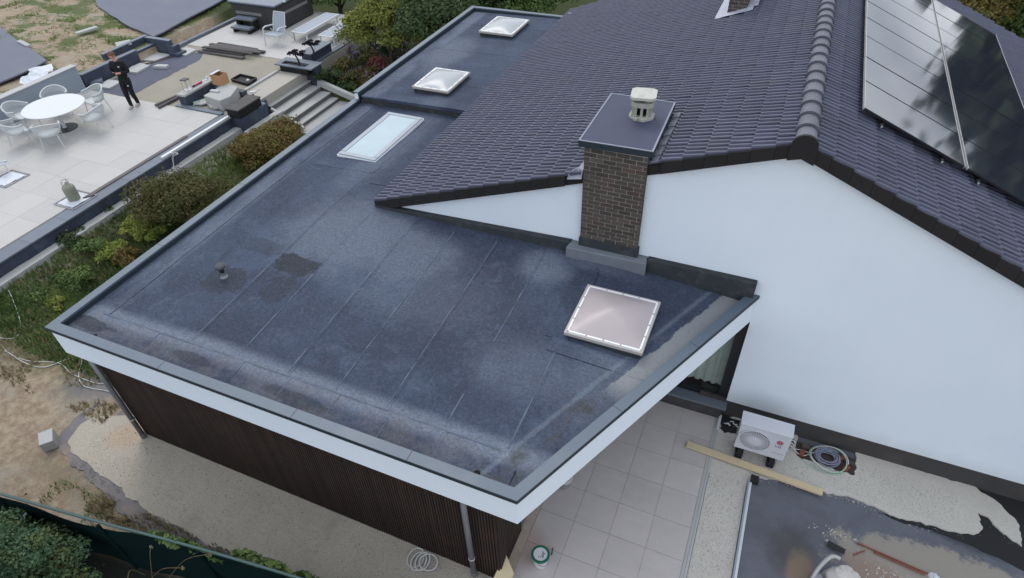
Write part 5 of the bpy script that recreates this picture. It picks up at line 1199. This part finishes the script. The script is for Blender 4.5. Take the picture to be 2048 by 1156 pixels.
ac = thing('garden_armchair', (-18.35, 19.4, 1), 'white metal garden armchair with grey mesh seat in front of the hot tub', 'chair')
ox, oy, oz = -18.35, 19.4, 1.0
def tb_(pts, r, nm, mt='white'): MB().tube([(ox + p[0], oy + p[1], oz + p[2]) for p in pts], r, 8).build(nm, mt, ac)
for s_ in (-1, 1):
    tb_([(.36 * s_, -.44, 0), (.34 * s_, -.36, .63)], .024, 'leg'); tb_([(.36 * s_, .46, 0), (.33 * s_, .1, .42), (.32 * s_, .02, .5)], .018, 'leg')
    tb_([(.34 * s_, -.37, .63), (.34 * s_, -.2, .66), (.32 * s_, .18, .60)], .027, 'armrest'); tb_([(.28 * s_, .08, .38), (.28 * s_, .24, .8), (.26 * s_, .36, 1.06)], .016, 'back_post')
    tb_([(.30 * s_, -.36, .42), (.29 * s_, .1, .38)], .018, 'seat_rail')
tb_([(-.31, -.36, .42), (.31, -.36, .42)], .018, 'front_rail'); tb_([(-.26, .36, 1.06), (.26, .36, 1.06)], .012, 'top_rail')
MB().obox((ox, oy - .13, oz + .40), (1, 0, 0), (0, .996, -.09), (0, .09, .996), .27, .23, .006).build('seat', 'textil', ac); MB().obox((ox, oy + .22, oz + .73), (1, 0, 0), (0, .37, .93), (0, -.93, .37), .265, .35, .006).build('backrest', 'textil', ac)
for i, (x0, lb) in enumerate(((-18.0, 'white sun lounger with grey mesh nearer the hot tub'), (-16.72, 'white sun lounger with grey mesh nearer the flower bed'))):
    lg = thing('sun_lounger', (x0 + .3, 20.9, 1), lb, 'sun lounger', 'sun loungers beside the hot tub') if i == 0 else copy_tree(lg)
    if i == 0:
        for x in (x0, x0 + .62): MB().box(x - .022, x + .022, 19.75, 22.1, 1.30, 1.35).build('side_rail', 'white', lg)
        for y in (19.78, 22.06): MB().box(x0, x0 + .62, y - .02, y + .02, 1.31, 1.345).build('end_rail', 'white', lg)
        MB().box(x0 + .025, x0 + .595, 19.81, 22.03, 1.325, 1.338).build('mesh_bed', 'textil', lg)
        for x in (x0, x0 + .62):
            for y in (19.85, 21.9): MB().box(x - .02, x + .02, y - .025, y + .025, 1.0, 1.30).build('leg', 'white', lg)
    else: lg.location = lg.location + Vector((1.28, 0, 0)); lg['label'] = lb

# ------------------------------------------------------------ soil side: ground cloth, planks, plastic sheet
def cloth(name, px, label, seed, z=1.47):
    poly = [tuple(at(*p, z))[:2] for p in px]; poly = jag(poly, .5, .04, seed)
    ar = sum(poly[i][0] * poly[(i + 1) % len(poly)][1] - poly[(i + 1) % len(poly)][0] * poly[i][1] for i in range(len(poly)))
    if ar < 0: poly = poly[::-1]
    o = grid_poly(poly, lambda x, y: z + .02 + .022 * mnoise.noise(Vector((x * .8, y * .8, seed))), .4, 0, .05).build(name, 'cloth_ground'); return tag(o, label, 'ground cloth')
cloth('ground_cloth', [(170, -30), (196, 14), (250, 48), (307, 74), (440, 3), (500, -40)], 'dark grey ground cloth spread on the soil behind the terrace, nearest the hot tub', 1)
cloth('ground_cloth', [(-60, 25), (0, 56), (95, 121), (60, 140), (0, 166), (-60, 190)], 'grey ground cloth at the upper left edge of the picture', 2)
a, b_ = at(152, 67, 1.5), at(194, 54, 1.5); tag(MB().bar(a, b_, .22, .06).build('white_plank', 'slabw'), 'white plank lying on the bare soil at the upper left', 'plank')
a, b_ = at(38, 82, 1.52), at(58, 92, 1.52); tag(MB().bar(a, b_, .16, .06).build('white_plank', 'slabw'), 'short pale plank on the edge of the left ground cloth', 'plank')
a, b_ = at(232, 90, 1.5), at(262, 84, 1.5); tag(MB().bar(a, b_, .5, .05).build('pale_panel', 'slabw'), 'pale panel leaning behind the low bluestone wall by the person', 'panel')
b = MB(); p0 = [(38, 168), (48, 155), (62, 147), (58, 138), (85, 133), (104, 131), (106, 142), (90, 158), (75, 166), (58, 171)]
poly = [tuple(at(*p, 1.5))[:2] for p in p0]; ar = sum(poly[i][0] * poly[(i + 1) % len(poly)][1] - poly[(i + 1) % len(poly)][0] * poly[i][1] for i in range(len(poly))); poly = poly if ar > 0 else poly[::-1]
def tri_fan_poly(poly, zf, step):                # concave outlines: fan of strips from the centroid
    b = MB(); c = np.mean(poly, 0); n = len(poly); K = 6
    for i in range(n):
        p, q = np.array(poly[i]), np.array(poly[(i + 1) % n])
        for k_ in range(K):
            t0, t1 = k_ / K, (k_ + 1) / K; v = [c + (p - c) * t0, c + (p - c) * t1, c + (q - c) * t1, c + (q - c) * t0]; b.add([(u[0], u[1], zf(*u)) for u in v], [(0, 1, 2, 3)] if k_ else [(0, 1, 2)])
    return b
tag(tri_fan_poly(jag(poly, .2, .06, 3), lambda x, y: 1.53 + .10 * mnoise.noise(Vector((x * 3.5, y * 3.5, 2))) + .05 * mnoise.noise(Vector((x * 8, y * 8, 5))), .1).build('plastic_sheet', 'sheet'), 'crumpled white plastic sheeting on the soil behind the concrete wall', 'plastic sheet')
tag(MB().bar(at(76, 160, 1.75), at(110, 142, 1.75), .05, .04).build('grey_stake', 'oldwood'), 'thin grey stake lying over the crumpled plastic sheeting', 'stake')

# ------------------------------------------------------------ front dirt: block, cables, hose coil
tag(MB().prism([(-11.55, 3.07), (-11.40, 3.27), (-11.12, 3.06), (-11.27, 2.88)], -.2, .03).build('stone_block', 'slabw', bevel=.01), 'white stone block on the dirt left of the gravel path', 'block')
zc8 = lambda x, y, z=-.17: at(x / 2.24, 640 + y / 2.24, z)
for pts_, lb in (([(-60, 130), (0, 125), (60, 122), (100, 105), (125, 60), (118, -10), (100, -60)], 'white cable curving up towards the planting strip'),
                 ([(-40, 110), (10, 130), (60, 170), (130, 200), (200, 208), (280, 180), (340, 163), (368, 180), (352, 240), (365, 285), (400, 302), (480, 316), (500, 330)], 'long white cable looping over the dirt to the roof corner'),
                 ([(40, 165), (120, 182), (260, 190), (310, 232), (370, 262), (430, 280), (495, 284)], 'thin white cable under the long looping one')):
    pts = smoothpts([Vector((p.x, p.y, ghz(p.x, p.y) + .02)) for p in (zc8(*q) for q in pts_)], 6); tag(MB().tube(pts, .009, 6).build('white_cable', 'palehose', smooth=True), lb, 'cable', 'white cables on the dirt')
hc = thing('hose_coil', (-3.48, 3.8, -.165), 'white hose coiled on the gravel at the foot of the slatted wall', 'hose')
for i, (dx_, dy_, rx, ry) in enumerate(((-.14, .02, .13, .16), (-.06, -.02, .12, .15), (.0, .0, .11, .15), (.1, .02, .15, .13))):
    MB().tube([(-3.48 + dx_ + rx * math.cos(a), 3.72 + dy_ + ry * math.sin(a), -.15 + .012 * i + .01 * math.sin(a)) for a in np.linspace(0, 2 * math.pi, 28)[:-1]], .014, 7, closed=True).build('loop', 'palehose', hc, smooth=True)
# plywood offcut at the wall corner
q = [at(1010, 1106, .26), at(1027, 1146, .14), at(1014, 1180, .05), at(975, 1180, .05)]
b = MB(); b.add([tuple(p) for p in q] + [tuple(p + Vector((.012, -.006, .012))) for p in q], [(0, 1, 2, 3), (7, 6, 5, 4), (0, 4, 5, 1), (1, 5, 6, 2), (2, 6, 7, 3), (3, 7, 4, 0)])
tag(b.build('plywood_offcut', 'pine'), 'pale plywood offcut leaning at the right corner of the slatted wall', 'board')

# ------------------------------------------------------------ buckets
c = at(1081, 1128, 0); c = Vector((-1.685, 4.36, .002)); bk = thing('bucket', c, 'white bucket with a green rim and white printed lid on the patio', 'bucket')
MB().lathe([(.105, 0), (.108, .01), (.132, .27), (.132, .275)], c, 32).build('body', 'white', bk, smooth=False)
MB().lathe([(.138, .255), (.146, .262), (.146, .285), (.140, .292), (.112, .292), (.108, .283)], c, 36).build('rim', 'greenplastic', bk)
lid = MB().lathe([(.108, .278), (.108, .284)], c, 32).build('lid', 'white', bk)
for i, (x, y, l, a) in enumerate(((.03, .02, .05, .3), (.045, -.005, .07, .35), (.02, -.03, .04, .3), (.06, .03, .03, 1.4), (-.01, -.05, .035, .4), (.055, -.03, .04, .35), (.02, .045, .03, .3))):
    MB().obox(c + Vector((x, y, .2855)), (math.cos(a + 1.2), math.sin(a + 1.2), 0), (-math.sin(a + 1.2), math.cos(a + 1.2), 0), (0, 0, 1), l / 2, .005, .0006).build('print_line', 'ink', lid)
MB().tube([c + Vector((.135 * math.cos(a), .135 * math.sin(a), .24 - .16 * math.sin((a + 1.9) * 1.0) if 0 else .24 - .12 * (1 - ((a + .4) / 1.2) ** 2))) for a in np.linspace(-1.6, .8, 12)], .005, 5).build('handle', 'greyplastic', bk)
c = Vector((-1.80, 5.80, .002)); b2k = thing('bucket', c, 'empty grey bucket half hidden under the diagonal roof edge', 'bucket')
MB().lathe([(.10, .0), (.135, .24), (.146, .245), (.146, .26), (.13, .26), (.095, .012), (.01, .012)], c, 32).build('body', 'greyplastic', b2k, smooth=False); MB().lathe([(.148, .243), (.150, .262), (.132, .264)], c, 32).build('rim', 'white', b2k)
tag(MB().bar((-1.585, 4.66, .008), (-1.565, 4.54, .008), .012, .012).build('dark_stick', 'mark'), 'tiny dark stick lying beside the green-rimmed bucket', 'stick')

# ------------------------------------------------------------ heat pump unit
ux, uy, uz = .775, 7.49, .25; W_, D_, Hh = .83, .27, .69
un = thing('outdoor_unit', (ux + W_ / 2, uy + D_ / 2, -.02), 'white air conditioner outdoor unit with round fan grille and red LG logo', 'outdoor unit')
MB().box(ux, ux + W_, uy, uy + D_, uz, uz + Hh).build('casing', 'ac', un, bevel=.012); MB().box(ux - .008, ux + W_ + .008, uy - .01, uy + D_ + .008, uz + Hh - .03, uz + Hh + .006).build('lid', 'ac', un, bevel=.008)
fc = (ux + .29, uz + .34)
def disc_y(r0, r1, y, name, mat, par, cx_, cz_, n=40, th=.006):
    b = MB()
    for k_ in range(n):
        t = 2 * math.pi * k_ / n
        for rr in (r0, r1):
            for yy in (y, y - th): b.v.append((cx_ + rr * math.cos(t), yy, cz_ + rr * math.sin(t)))
    for k_ in range(n):
        a, c_ = 4 * k_, 4 * ((k_ + 1) % n); b.f += [(a + 1, c_ + 1, c_ + 3, a + 3), (a, a + 2, c_ + 2, c_), (a + 2, a + 3, c_ + 3, c_ + 2), (a, c_, c_ + 1, a + 1)]
    return b.build(name, mat, par)
disc_y(.0005, .245, uy - .001, 'fan_recess', 'acdark', un, *fc, th=.003)
gr_ = disc_y(.245, .27, uy - .001, 'grille', 'ac', un, *fc, th=.018)
b = MB()
for k_ in range(44):
    t = 2 * math.pi * k_ / 44; b.bar((fc[0] + .06 * math.cos(t), uy - .018, fc[1] + .06 * math.sin(t)), (fc[0] + .25 * math.cos(t + .5), uy - .014, fc[1] + .25 * math.sin(t + .5)), .011, .006, (0, 1, 0))
b.build('grille_bars', 'ac', gr_, kind='stuff')
for rr in (.10, .15, .2): disc_y(rr, rr + .005, uy - .016, 'grille_ring', 'ac', gr_, *fc, th=.005)
disc_y(.0005, .062, uy - .014, 'hub', 'ac', gr_, *fc, th=.014)
b = MB()
for k_ in range(3):
    t0 = 2 * math.pi * k_ / 3 + .4; b.add([(fc[0] + .04 * math.cos(t0), uy - .006, fc[1] + .04 * math.sin(t0)), (fc[0] + .22 * math.cos(t0 - .35), uy - .008, fc[1] + .22 * math.sin(t0 - .35)), (fc[0] + .235 * math.cos(t0 + .3), uy - .0055, fc[1] + .235 * math.sin(t0 + .3)), (fc[0] + .06 * math.cos(t0 + .9), uy - .0055, fc[1] + .06 * math.sin(t0 + .9))], [(0, 1, 2, 3)])
b.build('fan_blades', 'greyplastic', un, kind='stuff')
lx, lz = ux + .68, uz + .46
lgo = disc_y(.0005, .052, uy - .001, 'logo', 'red', un, lx, lz, th=.004)
disc_y(.036, .041, uy - .0052, 'logo_ring', 'white', lgo, lx, lz, th=.001)
MB().box(lx - .004, lx + .002, uy - .0068, uy - .0055, lz - .018, lz + .022).build('logo_stroke', 'white', lgo); MB().box(lx + .0025, lx + .018, uy - .0068, uy - .0055, lz - .018, lz - .012).build('logo_stroke', 'white', lgo); MB().box(lx - .022, lx - .014, uy - .0068, uy - .0055, lz + .006, lz + .014).build('logo_dot', 'white', lgo)
fcv = bpy.data.curves.new('brand_lettering', 'FONT'); fcv.body = 'LG'; fcv.size = .085; fcv.extrude = .0012; fo = bpy.data.objects.new('brand_lettering', fcv); C.objects.link(fo); fo.parent = un
me_l = bpy.data.meshes.new_from_object(fo); bpy.data.objects.remove(fo); me_l.materials.clear(); me_l.materials.append(MT['ink']); fo = bpy.data.objects.new('brand_lettering', me_l); C.objects.link(fo); fo.parent = un
fo.rotation_euler = (R_(90), 0, 0); fo.location = Vector((lx - .06, uy - .0025, lz - .135)) - Vector(WL[un.name])
MB().box(ux + .60, ux + .8, uy - .003, uy - .001, uz + .16, uz + .165).build('seam_line', 'acdark', un)
for x in (ux + .06, ux + .60):
    MB().box(x, x + .13, uy - .02, uy + D_ + .05, -.02, .13).build('foot', 'rubber', un, bevel=.02); MB().box(x + .03, x + .10, uy - .02, uy + D_ + .02, .132, .248).build('bracket', 'rubber', un); MB().lathe([(.02, 0), (.02, .03)], (x + .065, uy + .0, .135), 10).build('bolt', 'white', un)
for i, dz in enumerate((.38, .3)): MB().tube(smoothpts([(ux + W_, uy + .2, uz + dz), (ux + W_ + .08, uy + .19, uz + dz), (ux + W_ + .12, uy + .22, uz + dz - .15), (ux + W_ + .05, uy + .3, uz + dz - .3), (ux + W_ + .1, uy + .4, .0)], 5), .009, 6).build('pipe', 'palehose', un, smooth=True)
# pit in the gravel with soil, bricks and the coiled cables
pt = thing('gravel_pit', (2.3, 8.05, -.055), 'open dark patch of soil in the gravel by the wall with a few bricks', 'pit')
MB().prism(jag([(1.84, 7.88), (2.82, 7.86), (2.84, 8.24), (1.82, 8.26)], .08, .02, 6), -.055, -.046).build('soil', simple('damp_soil', (.055, .042, .034), .95, .4, 12, .3, 60, bump=.5), pt)
for x, y, a in ((2.0, 8.17, .2), (2.68, 7.95, 1.1), (2.62, 8.16, .6), (2.75, 8.1, 0), (1.95, 8.0, 1.3)): MB().obox((x, y, -.02), (math.cos(a), math.sin(a), 0), (-math.sin(a), math.cos(a), 0), (0, 0, 1), .07, .04, .03).build('brick_piece', 'rust' if a > .5 else 'brick', pt)
co = thing('cable_coil', (2.35, 8.0, -.03), 'coil of pale green hose and wrapped blue-grey cable on the gravel by the wall', 'cable coil')
gl = [(2.37 + .31 * math.cos(a), 8.02 + .27 * math.sin(a), .03 + .03 * math.sin(a * 2)) for a in np.linspace(0, 2 * math.pi, 40)[:-1]]
MB().tube(gl, .012, 7, closed=True).build('green_hose', 'greenhose', co, smooth=True); MB().tube([(x + .02, y - .015, z + .02) for x, y, z in gl[:30]], .010, 6).build('green_hose', 'palehose', co, smooth=True)
for k_ in range(9):
    r0, r1 = .12 + .012 * k_, .10 + .012 * k_; MB().tube([(2.36 + r0 * math.cos(a + k_), 8.05 + r1 * math.sin(a + k_), .02 + .012 * (k_ % 4) + .012 * math.sin(3 * a + k_)) for a in np.linspace(0, 6.2, 26)], .009, 5).build('cable_loop', ('clearfilm', 'greyplastic', 'clearfilm')[k_ % 3], co, smooth=True)
for s0, lb in ((0, 1), (1, 1)): MB().tube(smoothpts([(1.66, 8.05 - .1 * s0, .2), (1.78, 8.0, .05), (1.95, 7.95 + .12 * s0, -.02), (2.1, 8.05, 0), (2.2, 8.12, .03)], 5), .008, 5).build('loose_cable', 'palehose', co, smooth=True)
MB().tube(smoothpts([(1.9, 7.9, -.03), (2.1, 7.78, -.01), (2.4, 7.72, -.01), (2.62, 7.8, 0)], 6), .01, 6).build('green_hose', 'greenhose', co, smooth=True)
# plank across the gravel
a, b_ = at(1373, 891, .04), at(1645, 989, .04); tag(MB().bar(a + Vector((.0, .035, 0)), b_ + Vector((0, .035, 0)), .125, .045).build('wooden_plank', 'pine', bevel=.004), 'long pale pine plank lying across the patio edge and the gravel strip', 'plank')
# painted shade (black sheet for the dark void) and white scraps by the sill
vo = thing('corner_rubbish', (.66, 8.2, -.05), 'white scraps and a painted dark shade patch in the corner between the sill and the unit', 'rubbish')
MB().prism(jag([(.5, 8.0), (.6, 7.93), (.78, 7.97), (.95, 7.9), (1.0, 8.32), (.5, 8.32)], .05, .03, 8), -.07, -.012).build('shade_patch', 'rubber', vo)
for i in range(7):
    x, y = .52 + rng.uniform(0, .42), 7.98 + rng.uniform(0, .24); a = rng.uniform(0, 6); MB().tube(smoothpts([(x, y, .0), (x + .04 * math.cos(a), y + .04 * math.sin(a), .03), (x + .08 * math.cos(a + .8), y + .08 * math.sin(a + .8), .01)], 4), .010, 5).build('scrap', 'white', vo)
# rebar, bag, bottle on the membrane
for i, (a_, b_, rr) in enumerate((((1715, 1086), (1855, 1147), .014), ((1747, 1104), (1850, 1150), .012), ((1706, 1110), (1730, 1101), .012))):
    tag(MB().tube([at(*a_, -.03), at(*b_, -.03 + .01 * i)], rr, 7).build('rusty_rod', 'rust'), ('longest rusty steel rod on the sandy patch', 'second rusty rod lying against the longest one', 'short rusty rod end beside the white bag')[i], 'steel rod', 'rusty rods')
def sack(c, rx, ry, h, seed, par, name='sack', mat='bag', top=.6):
    b = MB(); N, Mz = 26, 10
    for j in range(Mz + 1):
        t = j / Mz
        for k_ in range(N):
            a = 2 * math.pi * k_ / N; w_ = 1 + .16 * mnoise.noise(Vector((math.cos(a) * 2, math.sin(a) * 2, t * 3 + seed))) + .05 * math.cos(4 * a)
            s_ = (1 - (1 - top) * t) * w_ * (1 + .12 * math.sin(t * 3.1)); b.v.append((c[0] + rx * s_ * math.cos(a), c[1] + ry * s_ * math.sin(a), c[2] + h * t + .04 * mnoise.noise(Vector((math.cos(a) * 3, math.sin(a) * 3, seed))) * t))
    for j in range(Mz):
        for k_ in range(N): l = (k_ + 1) % N; b.f.append((j * N + k_, j * N + l, (j + 1) * N + l, (j + 1) * N + k_))
    b.v.append((c[0], c[1], c[2] + h * .93)); 
    for k_ in range(N): b.f.append((Mz * N + k_, Mz * N + (k_ + 1) % N, len(b.v) - 1))
    return b.build(name, mat, par, smooth=True)
bgt = thing('building_bag', (2.68, 5.86, -.055), 'dusty white builders bag standing on the membrane at the bottom edge', 'bag')
sack((2.68, 5.80, -.055), .27, .22, .34, 1, bgt); sack((2.32, 5.62, -.055), .12, .2, .22, 4, bgt, 'folded_flap', 'greyplastic', .5)
MB().tube(smoothpts([(2.2, 5.5, .05), (2.28, 5.75, .2), (2.42, 5.95, .34), (2.55, 5.98, .33)], 6), [.03] * 19, 6).build('strap', 'conc', bgt, smooth=True)
bo = thing('plastic_wrapper', (3.95, 6.45, -.05), 'small white plastic wrapper with a blue print beside the rusty rods', 'wrapper'); sack((3.95, 6.45, -.055), .06, .05, .07, 8, bo, 'crumpled_end', 'sheet'); MB().bar((3.97, 6.44, -.01), (4.12, 6.30, -.01), .08, .05).build('body', 'sheet', bo, bevel=.015); MB().bar((4.05, 6.37, .018), (4.12, 6.30, .018), .05, .003).build('print', 'bluesticker', bo)
tag(MB().bar(at(1655, 1086, .01) + Vector((0, 0, 0)), at(1690, 1104, .01), .1, .01).build('wire_mesh_scrap', 'mark'), 'dark scrap of mesh behind the white bag', 'scrap')

# ------------------------------------------------------------ person
def skin_mesh(name, mat, par, chains, lvl=2, root=0):
    vs_, es, rs, idx = [], [], [], {}
    for ch in chains:
        prev = None
        for nm, co_, r in ch:
            if nm not in idx: idx[nm] = len(vs_); vs_.append(co_); rs.append(r)
            i = idx[nm]
            if prev is not None: es.append((prev, i))
            prev = i
    me = bpy.data.meshes.new(name); me.from_pydata(vs_, es, []); me.materials.append(MT[mat]); o = bpy.data.objects.new(name, me); C.objects.link(o); o.parent = par
    md = o.modifiers.new('skin', 'SKIN'); sv = me.skin_vertices[0].data
    for i, r in enumerate(rs): sv[i].radius = r if isinstance(r, tuple) else (r, r); sv[i].use_root = (i == root)
    md.use_smooth_shade = True
    sb = o.modifiers.new('sub', 'SUBSURF'); sb.levels = sb.render_levels = lvl; return o
pe = thing('person', (-19.32, 13.17, TZ), 'person in a black tracksuit looking down at a device in their hands', 'person', rz=R_(22))
pelvis = ('pelvis', (0, 0, .96), (.13, .095)); fing = []
def arm(s, pre=''):
    sh_ = ('sh%d' % s, (.17 * s, 0, 1.46), .062); el_ = ('el%d' % s, (.25 * s, .0, 1.17), .046); wr = ('wr%d' % s, (.09 * s, -.24, 1.20), .030); return sh_, el_, wr
chains = [[pelvis, ('waist', (0, .01, 1.12), (.115, .085)), ('chest', (0, .01, 1.34), (.14, .10)), ('neck0', (0, .01, 1.51), .058), ('neck1', (0, -.02, 1.58), .052), ('head0', (-.01, -.05, 1.65), .075)]]
for s in (-1, 1):
    sh_, el_, wr = arm(s); chains.append([('chest', 0, 0), sh_, el_, wr, ('palm%d' % s, (.055 * s, -.31, 1.215), (.034, .020))])
    for k_ in range(4):
        bx, bz = .035 * s, 1.235 - .018 * k_; L_ = (.045, .052, .048, .036)[k_]
        chains.append([('palm%d' % s, 0, 0), ('f%d%da' % (s, k_), (.03 * s, -.335 - .004 * k_, bz), .0095), ('f%d%db' % (s, k_), (.004 * s, -.345 - L_ * .3, bz + .004), .008), ('f%d%dc' % (s, k_), (-.012 * s, -.33 - L_ * .2, bz + .006), .007)])
    chains.append([('palm%d' % s, 0, 0), ('t%da' % s, (.05 * s, -.315, 1.25), .011), ('t%db' % s, (.02 * s, -.33, 1.262), .009)])
    x = .095 * s; st_ = (-.13 if s < 0 else .10)
    chains.append([pelvis, ('hip%d' % s, (x, 0, .88), .095), ('knee%d' % s, (x * .82, -.06 + st_ * .3, .50), .062), ('ank%d' % s, (x * .65, st_ * .9, .10), .032), ('toe%d' % s, (x * .66, st_ * .9 - .10, .035), .022)])
skin_mesh('body', 'skin', pe, chains)
skin_mesh('sweatshirt', 'cloth', pe, [[('w0', (0, .0, .80), (.165, .125)), ('wm', (0, .0, .94), (.165, .125)), ('w1', (0, .01, 1.10), (.16, .12)), ('c', (0, .01, 1.34), (.175, .13)), ('n', (0, .01, 1.49), (.085, .08)), ('n2', (0, .02, 1.535), (.07, .065))]] +
          [[('c', 0, 0), ('s%d' % s, (.18 * s, 0, 1.44), .082), ('e%d' % s, (.27 * s, .0, 1.16), .066), ('x%d' % s, (.11 * s, -.22, 1.195), .046)] for s in (-1, 1)])
skin_mesh('trousers', 'cloth', pe, [[('p0', (0, 0, 1.06), (.14, .11)), ('p', (0, 0, .95), (.155, .12))]] + [[('p', 0, 0), ('h%d' % s, (.095 * s, 0, .84), .115), ('k%d' % s, (.078 * s, -.06 + (-.13 if s < 0 else .10) * .3, .50), .082), ('a%d' % s, (.062 * s, (-.13 if s < 0 else .10) * .9, .12), .06), ('b%d' % s, (.062 * s, (-.13 if s < 0 else .10) * .9, .02), .055)] for s in (-1, 1)])
# head: egg with brow, nose, mouth, ears; looking down
hb = MB(); NN, MM = 22, 16
for j in range(MM + 1):
    ph = math.pi * j / MM
    for i in range(NN):
        th = 2 * math.pi * i / NN; x = math.sin(ph) * math.cos(th); y = math.sin(ph) * math.sin(th); z = math.cos(ph)
        rx, ry, rz = .078, .098, .118; nx_ = 1 + .0
        if z < 0: rx *= 1 + .22 * z; ry *= 1 + .10 * z
        fx_ = math.exp(-(x / .16) ** 2) * (y < 0); nose = .024 * fx_ * math.exp(-((z + .12) / .16) ** 2); eye = -.010 * (y < 0) * math.exp(-((abs(x) - .38) / .16) ** 2) * math.exp(-((z - .05) / .14) ** 2); ear = .018 * math.exp(-((y - .05) / .16) ** 2) * math.exp(-((z + .02) / .24) ** 2)
        hb.v.append((x * (rx + ear), y * ry - nose - (-eye if y < 0 else 0) * -1, z * rz))
for j in range(MM):
    for i in range(NN): l = (i + 1) % NN; hb.f.append((j * NN + i, (j + 1) * NN + i, (j + 1) * NN + l, j * NN + l))
hd = hb.build('head', 'skin', pe, local=True, smooth=True); hd.location = (-.015, -.055, 1.70); hd.rotation_euler = (R_(24), R_(-4), R_(-26))
def onhead(b, name, mat):
    o = b.build(name, mat, hd, local=True, smooth=True); return o
hr = MB(); r9 = random.Random(2)
for j in range(9):
    ph = math.pi * .56 * j / 8
    for i in range(NN):
        th = 2 * math.pi * i / NN; x = math.sin(ph) * math.cos(th); y = math.sin(ph) * math.sin(th); z = math.cos(ph)
        lim = 1.0
        if y < -.3 and z < .42: z = .42; 
        k_ = 1.10 + .05 * mnoise.noise(Vector((x * 6, y * 6, z * 6))); hr.v.append((x * .080 * k_, y * .101 * k_ + .004, z * .122 * k_))
for j in range(8):
    for i in range(NN): l = (i + 1) % NN; hr.f.append((j * NN + i, (j + 1) * NN + i, (j + 1) * NN + l, j * NN + l))
onhead(hr, 'hair', 'hair')
for s in (-1, 1): onhead(MB().lathe([(.004, -.006), (.010, 0), (.004, .006)], (.03 * s, -.088, .008), 8), 'eye', 'mark')
onhead(MB().box(-.02, .02, -.094, -.086, -.062, -.056), 'mouth', 'magenta' if 0 else 'card')
for s, st_ in ((-1, -.13), (1, .10)):
    sh2 = MB(); 
    for (y, wd_, h_) in ((.06, .03, .05), (.03, .042, .085), (-.06, .048, .085), (-.13, .048, .062), (-.17, .03, .035)):
        for k_ in range(8): t = 2 * math.pi * k_ / 8; sh2.v.append((.062 * s + wd_ * math.cos(t), st_ * .9 + y, .004 + h_ * (.5 + .5 * math.sin(t))))
    for j in range(4):
        for k_ in range(8): l = (k_ + 1) % 8; sh2.f.append((j * 8 + k_, j * 8 + l, (j + 1) * 8 + l, (j + 1) * 8 + k_))
    sh2.f.append(tuple(range(8))[::-1]); sh2.f.append(tuple(range(32, 40)))
    sh2.build('shoe', 'shoe', pe, local=True, smooth=True)
MB().box(-.035, .035, -.37, -.355, 1.18, 1.27).build('device', 'tray', pe, local=True)
MB().obox((.085, -.122, 1.36), (1, 0, 0), (0, .2, 1), (0, 1, -.2), .025, .016, .004).build('chest_print', 'white', pe, local=True); MB().obox((.115, -.115, .74), (1, .2, 0), (0, 0, 1), (-.2, 1, 0), .02, .017, .004).build('leg_print', 'white', pe, local=True)
